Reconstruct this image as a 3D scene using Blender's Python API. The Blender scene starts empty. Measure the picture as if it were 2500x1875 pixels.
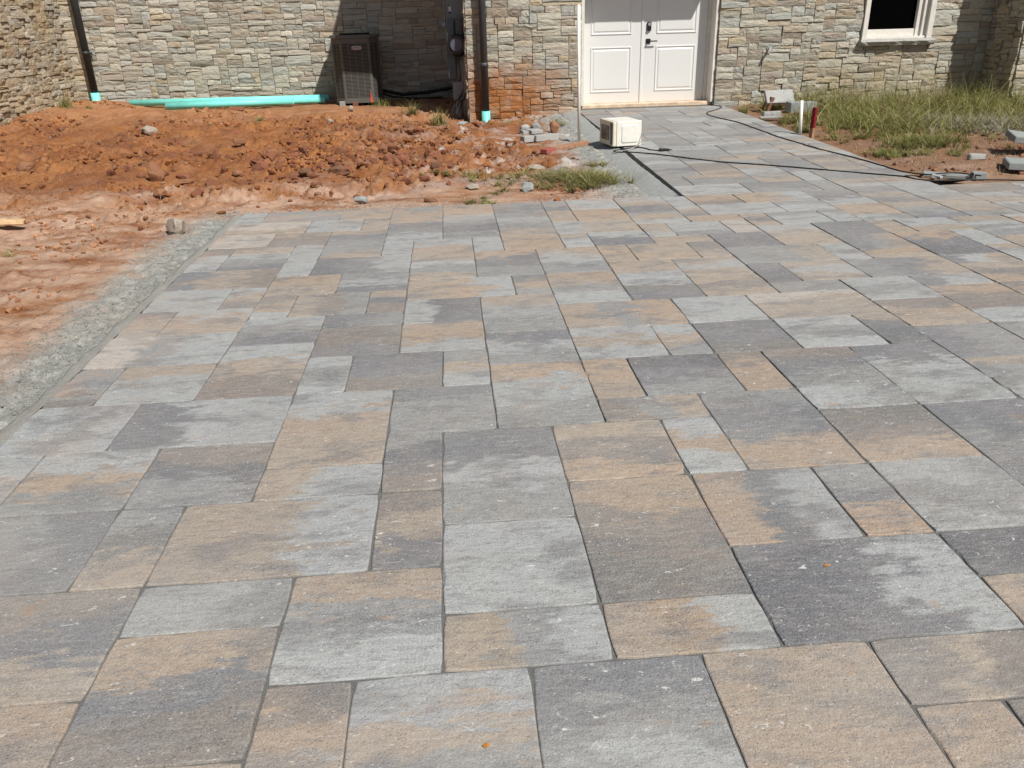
import bpy, bmesh, math, random
import numpy as np
from mathutils import Vector, Matrix, Euler

# ------------------------------------------------------------------ camera, sky, sun, exposure
scene = bpy.context.scene
CAM = Vector((0.08343565, -1.41460091, 1.35183912))
cam_d = bpy.data.cameras.new('camera'); cam = bpy.data.objects.new('camera', cam_d)
scene.collection.objects.link(cam); scene.camera = cam
cam_d.sensor_fit = 'HORIZONTAL'; cam_d.sensor_width = 36.0; cam_d.lens = 28.224
cam_d.clip_start = 0.02; cam_d.clip_end = 1500.0
_R = Vector((0.99661062, -0.07820475, -0.0255205)); _U = Vector((0.05533192, 0.40769932, 0.91143823)); _F = Vector((0.06087411, 0.90976111, -0.41064469))
_m = Matrix((( _R.x, _U.x, -_F.x), (_R.y, _U.y, -_F.y), (_R.z, _U.z, -_F.z))).to_4x4()
_m.translation = CAM
cam.matrix_world = _m

SUN = Vector((-0.50, 0.68, -1.0)).normalized()          # travel direction of the light
world = bpy.data.worlds.new('World'); scene.world = world; world.use_nodes = True
wn = world.node_tree.nodes; wl = world.node_tree.links; wn.clear()
sky = wn.new('ShaderNodeTexSky'); sky.sky_type = 'NISHITA'; sky.sun_disc = False
sky.sun_elevation = math.asin(-SUN.z); sky.sun_rotation = math.atan2(-SUN.x, -SUN.y)
sky.air_density = 1.0; sky.dust_density = 1.2; sky.ozone_density = 1.0
bg = wn.new('ShaderNodeBackground'); bg.inputs[1].default_value = 0.055
wo = wn.new('ShaderNodeOutputWorld'); wl.new(sky.outputs[0], bg.inputs[0]); wl.new(bg.outputs[0], wo.inputs[0])
sd = bpy.data.lights.new('sun', 'SUN'); sd.energy = 4.9; sd.angle = math.radians(0.53); sd.color = (1.0, 0.965, 0.91)
sun = bpy.data.objects.new('sun', sd); scene.collection.objects.link(sun)
sun.rotation_euler = SUN.to_track_quat('-Z', 'Y').to_euler(); sun.location = (6, -8, 14)
scene.view_settings.view_transform = 'Standard'; scene.view_settings.look = 'None'
scene.view_settings.gamma = 1.0; scene.view_settings.use_curve_mapping = False
scene.view_settings.exposure = 0.06

rng = random.Random(7); nr = np.random.RandomState(11)
COL = scene.collection

# ------------------------------------------------------------------ small helpers
def link(o, parent=None):
    COL.objects.link(o)
    if parent is not None: o.parent = parent
    return o
def tag(o, label=None, cat=None, group=None, kind=None):
    if label: o['label'] = label
    if cat: o['category'] = cat
    if group: o['group'] = group
    if kind: o['kind'] = kind
    return o
def empty(name, loc=(0, 0, 0), rz=0.0, parent=None):
    o = bpy.data.objects.new(name, None); o.empty_display_size = 0.1
    o.location = loc; o.rotation_euler = (0, 0, rz)
    return link(o, parent)
def mesh_obj(name, verts, faces, m, parent=None, loc=(0, 0, 0), rot=(0, 0, 0), smooth=False, fattr=None):
    me = bpy.data.meshes.new(name); me.from_pydata([tuple(v) for v in verts], [], faces)
    if m is not None: me.materials.append(m)
    if smooth: me.polygons.foreach_set('use_smooth', [True] * len(me.polygons))
    if fattr:
        for k, vals in fattr.items():
            a = me.attributes.new(k, 'FLOAT_COLOR', 'FACE')
            a.data.foreach_set('color', np.asarray(vals, dtype=np.float32).ravel())
    me.update()
    o = bpy.data.objects.new(name, me); o.location = loc; o.rotation_euler = rot
    return link(o, parent)
class MB:
    """collects shapes, then links them as one mesh"""
    def __init__(s): s.bm = bmesh.new()
    def box(s, x0, x1, y0, y1, z0, z1, bev=0.0, rot=None, seg=1):
        r = bmesh.ops.create_cube(s.bm, size=1.0); vs = r['verts']
        c = Vector(((x0+x1)/2, (y0+y1)/2, (z0+z1)/2)); d = (abs(x1-x0), abs(y1-y0), abs(z1-z0))
        for v in vs: v.co = Vector((v.co.x*d[0], v.co.y*d[1], v.co.z*d[2]))
        if bev > 0:
            es = set()
            for v in vs:
                for e in v.link_edges: es.add(e)
            rb = bmesh.ops.bevel(s.bm, geom=list(es), offset=bev, segments=seg, affect='EDGES', profile=0.5)
            vs = list({v for f in rb['faces'] for v in f.verts} | {v for v in vs if v.is_valid})
        for v in vs:
            if rot is not None: v.co = rot @ v.co
            v.co += c
        return s
    def tube(s, pts, r, n=10, caps=True, r1=None):
        pts = [Vector(p) for p in pts]; rings = []
        up = None
        for i, p in enumerate(pts):
            t = (pts[min(i+1, len(pts)-1)] - pts[max(i-1, 0)]).normalized()
            if up is None:
                up = Vector((0, 0, 1)) if abs(t.z) < 0.9 else Vector((1, 0, 0))
            a = t.cross(up).normalized(); b = a.cross(t).normalized(); up = b
            rr = r if r1 is None else r + (r1-r)*i/(len(pts)-1)
            rings.append([s.bm.verts.new(p + rr*(math.cos(2*math.pi*k/n)*a + math.sin(2*math.pi*k/n)*b)) for k in range(n)])
        for i in range(len(rings)-1):
            for k in range(n):
                f = s.bm.faces.new((rings[i][k], rings[i][(k+1) % n], rings[i+1][(k+1) % n], rings[i+1][k])); f.smooth = True
        if caps:
            s.bm.faces.new(rings[0][::-1]); s.bm.faces.new(rings[-1])
        return s
    def build(s, name, m, parent=None, loc=(0, 0, 0), rot=(0, 0, 0)):
        bmesh.ops.recalc_face_normals(s.bm, faces=s.bm.faces[:])
        me = bpy.data.meshes.new(name); s.bm.to_mesh(me); s.bm.free()
        if m is not None: me.materials.append(m)
        o = bpy.data.objects.new(name, me); o.location = loc; o.rotation_euler = rot
        return link(o, parent)

# numpy value noise -------------------------------------------------
def _hash(ix, iy, seed):
    h = (ix.astype(np.int64)*374761393 + iy.astype(np.int64)*668265263 + seed*1442695041) & 0x7fffffff
    h = ((h ^ (h >> 13)) * 1274126177) & 0x7fffffff
    h = (h ^ (h >> 16)) & 0xffff
    return h / 65535.0
def vnoise(x, y, seed=0):
    x = np.asarray(x, float); y = np.asarray(y, float)
    ix = np.floor(x); iy = np.floor(y); fx = x-ix; fy = y-iy
    u = fx*fx*(3-2*fx); v = fy*fy*(3-2*fy)
    a = _hash(ix, iy, seed); b = _hash(ix+1, iy, seed); c = _hash(ix, iy+1, seed); d = _hash(ix+1, iy+1, seed)
    return (a*(1-u)+b*u)*(1-v) + (c*(1-u)+d*u)*v
def fbm(x, y, s=1.0, oct=4, seed=0, gain=0.5):
    r = 0; a = 1.0; t = 0
    for i in range(oct):
        r = r + a*vnoise(np.asarray(x)*s, np.asarray(y)*s, seed+17*i); t += a; a *= gain; s *= 2.03
    return r/t
def sstep(a, b, x):
    t = np.clip((np.asarray(x, float)-a)/(b-a), 0, 1); return t*t*(3-2*t)

# ------------------------------------------------------------------ materials
class NT:
    def __init__(s, name):
        s.m = bpy.data.materials.new(name); s.m.use_nodes = True
        s.t = s.m.node_tree; s.t.nodes.clear()
        s.out = s.n('ShaderNodeOutputMaterial'); s.b = s.n('ShaderNodeBsdfPrincipled'); s.l(s.b.outputs[0], s.out.inputs[0])
    def n(s, t, **k):
        x = s.t.nodes.new(t)
        for a, v in k.items(): setattr(x, a, v)
        return x
    def l(s, a, b): s.t.links.new(a, b)
    def val(s, sock, v):
        if hasattr(v, 'is_linked') or isinstance(v, bpy.types.NodeSocket): s.l(v, sock)
        else: sock.default_value = v
    def pos(s): return s.n('ShaderNodeNewGeometry').outputs['Position']
    def map(s, v, scale=(1, 1, 1), loc=(0, 0, 0)):
        m = s.n('ShaderNodeMapping'); s.l(v, m.inputs[0]); m.inputs['Scale'].default_value = scale; m.inputs['Location'].default_value = loc
        return m.outputs[0]
    def noise(s, v, sc, det=3, rough=0.55, dist=0.0, col=False):
        x = s.n('ShaderNodeTexNoise'); s.l(v, x.inputs['Vector']); x.inputs['Scale'].default_value = sc
        x.inputs['Detail'].default_value = det; x.inputs['Roughness'].default_value = rough; x.inputs['Distortion'].default_value = dist
        return x.outputs['Color' if col else 'Fac']
    def vor(s, v, sc, feat='F1', out='Distance'):
        x = s.n('ShaderNodeTexVoronoi'); x.feature = feat; s.l(v, x.inputs['Vector']); x.inputs['Scale'].default_value = sc
        return x.outputs[out]
    def rng(s, v, a, b, c=0.0, d=1.0, smooth=False):
        x = s.n('ShaderNodeMapRange'); x.clamp = True
        if smooth: x.interpolation_type = 'SMOOTHSTEP'
        s.l(v, x.inputs[0]); x.inputs[1].default_value = a; x.inputs[2].default_value = b; x.inputs[3].default_value = c; x.inputs[4].default_value = d
        return x.outputs[0]
    def math(s, op, a, b=0.0, c=0.0, clamp=False):
        x = s.n('ShaderNodeMath'); x.operation = op; x.use_clamp = clamp
        s.val(x.inputs[0], a); s.val(x.inputs[1], b); s.val(x.inputs[2], c); return x.outputs[0]
    def mix(s, f, a, b, mode='MIX'):
        x = s.n('ShaderNodeMix'); x.data_type = 'RGBA'; x.blend_type = mode; x.clamp_factor = True
        s.val(x.inputs[0], f); s.val(x.inputs[6], a); s.val(x.inputs[7], b); return x.outputs[2]
    def attr(s, name, out='Color'):
        x = s.n('ShaderNodeAttribute'); x.attribute_name = name; return x.outputs[out]
    def sep(s, v):
        x = s.n('ShaderNodeSeparateXYZ'); s.l(v, x.inputs[0]); return x.outputs
    def comb(s, a, b, c):
        x = s.n('ShaderNodeCombineXYZ'); s.val(x.inputs[0], a); s.val(x.inputs[1], b); s.val(x.inputs[2], c); return x.outputs[0]
    def vadd(s, a, b, op='ADD'):
        x = s.n('ShaderNodeVectorMath'); x.operation = op; s.val(x.inputs[0], a); s.val(x.inputs[1], b); return x.outputs[0]
    def bump(s, h, dist=0.01, st=1.0, nrm=None):
        x = s.n('ShaderNodeBump'); s.l(h, x.inputs['Height']); x.inputs['Distance'].default_value = dist; x.inputs['Strength'].default_value = st
        if nrm is not None: s.l(nrm, x.inputs['Normal'])
        return x.outputs[0]
    def fin(s, col=None, rough=0.8, spec=0.3, nrm=None, metal=0.0):
        if col is not None: s.val(s.b.inputs['Base Color'], col)
        s.val(s.b.inputs['Roughness'], rough); s.b.inputs['Specular IOR Level'].default_value = spec
        s.b.inputs['Metallic'].default_value = metal
        if nrm is not None: s.l(nrm, s.b.inputs['Normal'])
        return s.m
def C(r, g, b): return (r, g, b, 1.0)

def mat_plain(name, col, rough=0.6, spec=0.3, metal=0.0, var=0.12, sc=8.0, bump=0.0, bsc=60.0):
    t = NT(name); p = t.pos(); n = t.noise(p, sc, 4)
    dark = tuple(c*(1-var) for c in col[:3])+(1,); lite = tuple(min(1, c*(1+var)) for c in col[:3])+(1,)
    c = t.mix(t.rng(n, 0.3, 0.7), dark, lite); nm = None
    if bump > 0: nm = t.bump(t.noise(p, bsc, 3), bump, 0.6)
    return t.fin(c, rough, spec, nm, metal)

def mat_paver():
    t = NT('paver_concrete'); p = t.pos(); lp = t.sep(t.attr('lp', 'Vector'))
    ca, cb, cc, ax = t.attr('tone_a'), t.attr('tone_b'), t.attr('tone_c'), t.attr('band_axis', 'Fac')
    axis = t.math('ADD', t.math('MULTIPLY', lp[1], t.math('SUBTRACT', 1.0, ax)), t.math('MULTIPLY', lp[0], ax))
    pc = t.vadd(p, t.comb(t.math('MULTIPLY', t.attr('seed', 'Fac'), 37.0), t.math('MULTIPLY', t.attr('seed', 'Fac'), 91.0), 0.0))
    # streaks run along x
    n1 = t.noise(t.map(pc, (2.6, 6.5, 1)), 1.0, 4, 0.6, 0.6)
    n2 = t.noise(t.map(pc, (9, 26, 1)), 1.0, 4, 0.65)
    w = t.math('ADD', axis, t.math('MULTIPLY', t.math('SUBTRACT', n1, 0.5), 1.1))
    w = t.math('ADD', w, t.math('MULTIPLY', t.math('SUBTRACT', n2, 0.5), 0.75))
    f1 = t.rng(w, 0.27, 0.42, smooth=True); f2 = t.rng(w, 0.60, 0.76, smooth=True)
    c = t.mix(f1, ca, cb); c = t.mix(f2, c, cc)
    # cloudy dark pigment
    n3 = t.noise(t.map(pc, (4.2, 9.0, 1)), 1.0, 5, 0.62, 0.4)
    c = t.mix(t.rng(n3, 0.50, 0.64, 0, 0.66), c, C(.115, .115, .124))
    n3b = t.noise(t.map(pc, (3.1, 5.5, 1), (9, 4, 0)), 1.0, 4, 0.6, 0.3)
    c = t.mix(t.rng(n3b, 0.53, 0.66, 0, 0.18), c, C(.37, .365, .34))
    # fine streaks pressed along the slab and mid-sized mottling
    st = t.noise(t.map(pc, (14, 75, 1), (2, 5, 0)), 1.0, 4, 0.7, 0.3)
    c = t.mix(t.rng(st, 0.50, 0.64, 0, 0.40), c, C(.10, .10, .108)); c = t.mix(t.rng(st, 0.48, 0.36, 0, 0.26), c, C(.44, .43, .40))
    mo = t.noise(t.map(pc, (22, 40, 1), (8, 1, 0)), 1.0, 5, 0.7, 0.2)
    c = t.mix(t.rng(mo, 0.53, 0.64, 0, 0.32), c, C(.12, .12, .125)); c = t.mix(t.rng(mo, 0.47, 0.37, 0, 0.16), c, C(.45, .42, .38))
    c = t.mix(t.rng(t.math('FRACT', t.math('MULTIPLY', t.attr('seed', 'Fac'), 13.7)), 0, 1, 0.0, 0.16), c, C(.16, .155, .15))
    # grain of the aggregate
    g = t.noise(p, 190.0, 3, 0.8); c = t.mix(t.rng(g, 0.38, 0.62, 0, 1), t.mix(0.21, c, C(.04, .04, .04)), t.mix(0.14, c, C(.70, .68, .63)))
    g2 = t.noise(p, 620.0, 2, 0.7); c = t.mix(t.math('MULTIPLY', t.rng(g2, 0.58, 0.68), 0.5), c, C(.75, .73, .69))
    g3 = t.noise(t.map(p, (1, 1, 1), (3, 7, 1)), 420.0, 2, 0.6); c = t.mix(t.math('MULTIPLY', t.rng(g3, 0.60, 0.70), 0.65), c, C(.05, .05, .05))
    # white scuffs
    v = t.noise(t.map(pc, (26, 60, 1)), 1.0, 3, 0.7, 0.9); v2 = t.noise(t.map(pc, (5, 5, 1), (5, 5, 5)), 1.0, 2)
    c = t.mix(t.math('MULTIPLY', t.rng(v, 0.635, 0.69), t.rng(v2, 0.46, 0.56, 0, .8)), c, C(.68, .67, .63))
    # white aggregate flecks and dark pits
    def fleck(sc, rad, thr, shift):
        vo = t.n('ShaderNodeTexVoronoi'); t.l(t.map(pc, (1, 1.7, 1), shift), vo.inputs['Vector']); vo.inputs['Scale'].default_value = sc
        rr_ = t.sep(vo.outputs['Color'])
        return t.math('MULTIPLY', t.rng(vo.outputs['Distance'], rad, rad*0.6), t.math('GREATER_THAN', rr_[0], thr))
    c = t.mix(t.math('MULTIPLY', fleck(58.0, 0.19, 0.76, (0, 0, 0)), 0.6), c, C(.66, .65, .61))
    c = t.mix(t.math('MULTIPLY', fleck(24.0, 0.14, 0.90, (3, 1, 0)), 0.6), c, C(.62, .61, .57))
    c = t.mix(t.math('MULTIPLY', fleck(70.0, 0.22, 0.62, (5, 7, 0)), 0.7), c, C(.045, .045, .045))
    # pale dust film, large scale, and rust-coloured dirt
    d = t.noise(t.map(p, (0.7, 1.0, 1)), 1.0, 4, 0.6); c = t.mix(t.rng(d, 0.42, 0.62, 0.02, 0.26), c, C(.40, .38, .35))
    r = t.noise(t.map(p, (1, 1, 1), (2, 9, 0)), 7.0, 4, 0.7); c = t.mix(t.rng(r, 0.64, 0.72, 0, 0.35), c, C(.42, .24, .12))
    sp_ = t.sep(p); dn = t.noise(t.map(p, (1.2, 1.2, 1), (4, 4, 0)), 3.0, 5, 0.7)
    near_soil = t.math('MAXIMUM', t.math('MULTIPLY', t.rng(sp_[1], 4.2, 5.2), t.rng(sp_[0], 2.2, 1.6)), t.rng(sp_[0], -1.15, -1.6))
    c = t.mix(t.math('MULTIPLY', t.rng(dn, 0.46, 0.62), t.math('ADD', t.math('MULTIPLY', near_soil, 0.34), 0.05)), c, C(.46, .30, .20))
    h = t.math('ADD', t.math('MULTIPLY', g, 0.7), t.math('MULTIPLY', t.noise(p, 45.0, 4, 0.65), 1.3))
    nm = t.bump(h, 0.0035, 0.85)
    nm = t.bump(t.noise(pc, 12.0, 5, 0.6), 0.006, 0.5, nm)
    return t.fin(c, 0.82, 0.28, nm)

def mat_stone(name='split_stone'):
    t = NT(name); p = t.pos(); base = t.attr('stone_tone'); sp = t.sep(p)
    n = t.noise(t.map(p, (1, 1, 2.6)), 5.0, 5, 0.62, 0.5)
    c = t.mix(t.rng(n, 0.35, 0.68), base, t.mix(0.5, base, C(.36, .37, .34)))
    n2 = t.noise(t.map(p, (1, 1, 1.8), (4, 2, 6)), 9.0, 5, 0.65, 0.8)
    c = t.mix(t.rng(n2, 0.56, 0.78, 0, 0.40), c, C(.46, .38, .26))
    n3 = t.noise(t.map(p, (1, 1, 1.4), (1, 8, 3)), 22.0, 4, 0.7)
    c = t.mix(t.rng(n3, 0.54, 0.76, 0, 0.42), c, C(.22, .19, .15))
    c = t.mix(t.rng(t.noise(p, 120.0, 3), 0.45, 0.75, 0, 0.35), c, C(.55, .53, .47))
    # clay splashed on the foot of the wall beside the door
    sx = t.math('MULTIPLY', t.rng(sp[0], 0.30, 0.50), t.rng(sp[0], 1.25, 2.15, 1, 0))
    sz = t.rng(t.math('ADD', sp[2], t.math('MULTIPLY', t.math('SUBTRACT', t.noise(p, 3.5, 4), 0.5), 0.7)), 0.48, 0.90, 1, 0)
    sy = t.rng(sp[1], 11.3, 11.5, 1, 0)
    mud = t.math('MULTIPLY', t.math('MULTIPLY', sx, sz), t.math('MULTIPLY', sy, t.rng(t.noise(p, 9.0, 4), 0.30, 0.50, 0.6, 1)))
    c = t.mix(t.math('MULTIPLY', mud, 0.95), c, C(.37, .145, .045))
    # ochre wash on the left wall and its corner, pale yellowish wash towards the foot of the right walls
    oc = t.math('MULTIPLY', t.rng(sp[0], -5.9, -6.15), t.rng(t.noise(p, 2.1, 4), 0.38, 0.66, 0.10, 0.6))
    c = t.mix(oc, c, C(.44, .30, .15))
    gr = t.math('MULTIPLY', t.rng(sp[0], 5.2, 5.9), t.rng(t.math('ADD', sp[2], t.math('MULTIPLY', t.noise(p, 3.0, 3), 0.4)), 0.65, 1.1, 0.42, 0))
    c = t.mix(gr, c, C(.42, .35, .21))
    h = t.math('ADD', t.noise(t.map(p, (1, 1, 2.0)), 16.0, 5, 0.65, 0.6), t.math('MULTIPLY', t.noise(p, 70.0, 4, 0.7), 0.35))
    return t.fin(c, 0.9, 0.2, t.bump(h, 0.028, 0.85))

def mat_ground():
    t = NT('clay_soil'); p = t.pos(); s = t.sep(p); x, y = s[0], s[1]
    n0 = t.noise(p, 1.1, 5, 0.6, 0.4); n1 = t.noise(p, 5.0, 6, 0.7); n2 = t.noise(p, 30.0, 5, 0.75); n3 = t.noise(p, 140.0, 3, 0.7)
    c = t.mix(t.rng(n0, 0.36, 0.64), C(.235, .088, .034), C(.375, .158, .055))
    c = t.mix(t.rng(n1, 0.42, 0.70, 0, 0.65), c, C(.43, .225, .115))
    c = t.mix(t.rng(t.noise(t.map(p, (1, 1, 1), (7, 3, 0)), 2.2, 5, 0.65), 0.48, 0.66, 0, 0.8), c, C(.21, .090, .055))
    c = t.mix(t.rng(n2, 0.50, 0.72, 0, 0.7), c, C(.13, .050, .028))
    # trodden pinkish clay along the paving, with dust
    yb = t.math('ADD', y, t.math('MULTIPLY', t.math('SUBTRACT', n0, 0.5), 2.6))
    band = t.math('MULTIPLY', t.rng(yb, 6.6, 5.9), t.rng(t.noise(t.map(p, (0.7, 2.4, 1)), 2.2, 5, 0.65), 0.36, 0.60))
    c = t.mix(t.math('MULTIPLY', band, 0.9), c, C(.55, .38, .275))
    pale = t.math('MULTIPLY', t.rng(t.noise(t.map(p, (1, 1.6, 1), (3, 1, 0)), 1.7, 5, 0.6), 0.50, 0.64), t.rng(x, -1.6, 0.4))
    c = t.mix(t.math('MULTIPLY', pale, 0.62), c, C(.46, .38, .34))
    farp = t.math('MULTIPLY', t.rng(y, 10.6, 11.8), t.rng(n1, 0.4, 0.6, 0.3, 0.8))
    c = t.mix(farp, c, C(.42, .225, .12))
    # stone-dust bedding spilling out along the left edge and by the path
    ex = t.math('ADD', x, t.math('MULTIPLY', t.math('SUBTRACT', n1, 0.5), 0.55))
    ex = t.math('ADD', ex, t.math('MULTIPLY', t.math('SUBTRACT', n0, 0.5), 0.5))
    k1 = t.math('MULTIPLY', t.rng(ex, -2.16, -1.90), t.math('MULTIPLY', t.rng(x, -1.3, -1.4), t.rng(y, 5.45, 5.2)))
    k2 = t.math('MULTIPLY', t.rng(ex, 1.22, 1.50), t.math('MULTIPLY', t.rng(x, 2.3, 2.2), t.rng(y, 5.1, 5.3)))
    k3 = t.math('MULTIPLY', t.rng(t.math('ADD', y, t.math('MULTIPLY', n1, 0.5)), 5.72, 5.50), t.math('MULTIPLY', t.rng(x, -1.9, -1.7), 0.6))
    k = t.math('MAXIMUM', k1, t.math('MAXIMUM', k2, k3))
    n2b = t.noise(p, 95.0, 5, 0.75); n2c = t.noise(p, 12.0, 5, 0.7)
    gcol = t.mix(t.rng(n2b, 0.40, 0.60), C(.22, .22, .20), C(.42, .41, .375))
    gcol = t.mix(t.rng(n2c, 0.50, 0.60, 0, 0.45), gcol, C(.50, .49, .45)); gcol = t.mix(t.rng(n2c, 0.50, 0.40, 0, 0.5), gcol, C(.24, .235, .21)); gcol = t.mix(t.rng(n0, 0.50, 0.62, 0, 0.35), gcol, C(.42, .33, .25))
    c = t.mix(k, c, gcol)
    # lime-like spill spots near the broken stones
    a1 = t.math('MULTIPLY', t.rng(t.noise(t.map(p, (1, 1, 1), (1.3, 2.2, 0)), 3.0, 5, 0.7), 0.56, 0.64), t.math('MULTIPLY', t.rng(x, -0.9, 0.4), t.rng(y, 9.8, 9.2)))
    a1 = t.math('MULTIPLY', a1, t.math('MULTIPLY', t.rng(x, 2.4, 2.2), t.rng(y, 5.9, 6.3)))
    c = t.mix(t.math('MULTIPLY', a1, 0.8), c, C(.56, .54, .50))
    rt = t.math('MULTIPLY', t.rng(x, 4.1, 4.3), t.rng(n1, 0.40, 0.58, 0.45, 0.95))
    c = t.mix(rt, c, C(.27, .165, .105))
    h = t.math('ADD', t.math('MULTIPLY', n2, t.math('SUBTRACT', 1.0, t.math('MULTIPLY', k, 0.85))), t.math('MULTIPLY', n3, 0.40))
    nm = t.bump(h, 0.020, 0.9)
    return t.fin(c, 0.93, 0.12, nm)

def mat_clod():
    t = NT('clay_clod'); p = t.pos(); n = t.noise(p, 2.2, 5, 0.7); b = t.attr('clod_tone')
    c = t.mix(t.rng(t.noise(p, 60.0, 4, 0.7), 0.42, 0.72, 0, 0.55), b, C(.20, .07, .03))
    return t.fin(c, 0.95, 0.1, t.bump(t.noise(p, 90.0, 4, 0.7), 0.006, 0.8))

def mat_grit(name, a, b, hi, sc=60.0, bump=0.006):
    t = NT(name); p = t.pos(); n1 = t.noise(p, sc, 5, 0.75); n2 = t.noise(p, sc*4, 3, 0.7); n0 = t.noise(p, 3.0, 4)
    c = t.mix(t.rng(n1, 0.35, 0.65), a, b); c = t.mix(t.rng(n2, 0.55, 0.8, 0, 0.8), c, hi)
    c = t.mix(t.rng(n0, 0.4, 0.7, 0, 0.4), c, tuple(v*0.75 for v in b[:3])+(1,))
    return t.fin(c, 0.9, 0.2, t.bump(t.math('ADD', n1, t.math('MULTIPLY', n2, 0.5)), bump, 0.9))

def mat_grass(name):
    t = NT(name); c = t.attr('blade_tone')
    m = t.fin(c, 0.6, 0.25)
    tr = t.n('ShaderNodeBsdfTranslucent'); t.l(c, tr.inputs[0])
    mx = t.n('ShaderNodeMixShader'); mx.inputs[0].default_value = 0.25
    t.l(t.b.outputs[0], mx.inputs[1]); t.l(tr.outputs[0], mx.inputs[2]); t.l(mx.outputs[0], t.out.inputs[0])
    return m

M = {}
M['paver'] = mat_paver(); M['stone'] = mat_stone(); M['ground'] = mat_ground(); M['clod'] = mat_clod()
M['sand'] = mat_grit('joint_sand', C(.09, .09, .085), C(.24, .235, .22), C(.45, .44, .41), 230.0, 0.003)
M['mortar'] = mat_grit('wall_mortar', C(.24, .20, .15), C(.36, .31, .24), C(.46, .40, .32), 60.0, 0.006)
M['concrete'] = mat_grit('edging_concrete', C(.29, .30, .29), C(.42, .43, .41), C(.56, .56, .54), 30.0, 0.014)
M['edge_mud'] = mat_grit('edging_mortar', C(.30, .295, .26), C(.42, .40, .36), C(.52, .50, .46), 60.0, 0.008)
M['screenings'] = mat_grit('stone_screenings', C(.26, .27, .25), C(.42, .43, .40), C(.62, .62, .59), 120.0, 0.006)
M['grass'] = mat_grass('grass_blade')

def mat_white_door():
    t = NT('door_paint'); p = t.pos(); s = t.sep(p)
    foot = t.math('MULTIPLY', t.rng(t.math('ADD', s[2], t.math('MULTIPLY', t.noise(p, 7.0, 4), 0.12)), 0.20, 0.52, 1, 0), 0.42)
    c = t.mix(foot, C(.70, .70, .68), C(.66, .57, .47))
    c = t.mix(t.rng(t.noise(p, 9.0, 5), 0.5, 0.8, 0, 0.10), c, C(.6, .57, .5))
    return t.fin(c, 0.38, 0.4, t.bump(t.noise(p, 40.0, 3), 0.0012, 0.5))
M['door'] = mat_white_door()
M['trim'] = mat_plain('cream_trim', C(.70, .67, .61), 0.5, 0.3, var=0.08, sc=14)
M['sill'] = mat_grit('limestone_sill', C(.42, .41, .38), C(.54, .53, .49), C(.64, .63, .6), 40.0, 0.015)
M['thresh'] = mat_plain('muddy_threshold', C(.66, .50, .36), 0.55, 0.3, var=0.3, sc=10)
M['black'] = mat_plain('black_hardware', C(.012, .012, .013), 0.35, 0.5, var=0.1)
M['cable'] = mat_plain('cable_rubber', C(.016, .018, .016), 0.55, 0.3, var=0.2)
M['bronze'] = mat_plain('dark_bronze_gutter', C(.026, .027, .029), 0.5, 0.4, var=0.18, sc=5, bump=0.0008)
M['pipe'] = mat_plain('sewer_pipe_teal', C(.22, .76, .68), 0.42, 0.35, var=0.10, sc=6)
M['pvc'] = mat_plain('white_pvc', C(.84, .82, .75), 0.45, 0.35, var=0.06, sc=9)
M['ac'] = mat_plain('condenser_paint', C(.112, .108, .096), 0.45, 0.4, var=0.06, sc=8)
M['ac_dark'] = mat_plain('condenser_inside', C(.014, .014, .013), 0.8, 0.1)
M['badge'] = mat_plain('badge_silver', C(.52, .50, .50), 0.35, 0.5, var=0.05)
M['badge_red'] = mat_plain('badge_letters', C(.16, .012, .02), 0.5, 0.3)
M['panel'] = mat_plain('meter_box_grey', C(.215, .225, .225), 0.45, 0.4, var=0.08)
M['panel2'] = mat_plain('meter_box_dark', C(.085, .10, .11), 0.45, 0.4, var=0.08)
M['glass_meter'] = mat_plain('meter_face', C(.11, .11, .15), 0.4, 0.3)
M['conduit'] = mat_plain('conduit_grey', C(.33, .32, .31), 0.5, 0.4, var=0.1)
M['micro'] = mat_plain('microwave_enamel', C(.78, .76, .68), 0.35, 0.45, var=0.05, sc=20)
M['micro_front'] = mat_plain('microwave_front', C(.72, .66, .52), 0.45, 0.35, var=0.06, sc=20)
M['brown_glass'] = mat_plain('brown_glass', C(.045, .022, .012), 0.12, 0.6, var=0.3)
M['wood'] = mat_plain('weathered_lumber', C(.36, .20, .12), 0.8, 0.15, var=0.3, sc=14, bump=0.003)
M['pinewood'] = mat_plain('raw_pine', C(.62, .42, .24), 0.8, 0.15, var=0.2, sc=14, bump=0.003)
M['red'] = mat_plain('red_stake_paint', C(.21, .012, .018), 0.55, 0.3, var=0.25, sc=25)
M['pinkpaint'] = mat_plain('faded_red_paint', C(.34, .10, .085), 0.7, 0.2, var=0.2, sc=25)
M['orange'] = mat_plain('marking_flag_orange', C(.90, .07, .03), 0.5, 0.3)
M['slab'] = mat_grit('cut_granite', C(.34, .34, .32), C(.43, .43, .41), C(.55, .55, .53), 50.0, 0.003)
M['greystone'] = mat_grit('grey_block', C(.26, .28, .27), C(.34, .36, .35), C(.48, .49, .47), 60.0, 0.004)
M['palestone'] = mat_grit('pale_rock', C(.34, .27, .21), C(.46, .40, .33), C(.62, .58, .52), 40.0, 0.01)
M['redstone'] = mat_grit('clay_stained_rock', C(.28, .125, .065), C(.36, .18, .10), C(.44, .27, .17), 30.0, 0.012)
M['brownstone'] = mat_grit('brown_rock', C(.17, .085, .05), C(.25, .13, .08), C(.34, .21, .14), 30.0, 0.012)
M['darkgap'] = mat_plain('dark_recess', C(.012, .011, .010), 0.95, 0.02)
M['twig'] = mat_plain('dry_twig', C(.30, .22, .14), 0.9, 0.1)
M['roofing'] = mat_plain('eave_board', C(.30, .26, .22), 0.8, 0.1)
M['leaf'] = mat_plain('dead_leaf', C(.48, .20, .05), 0.7, 0.2)
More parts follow.
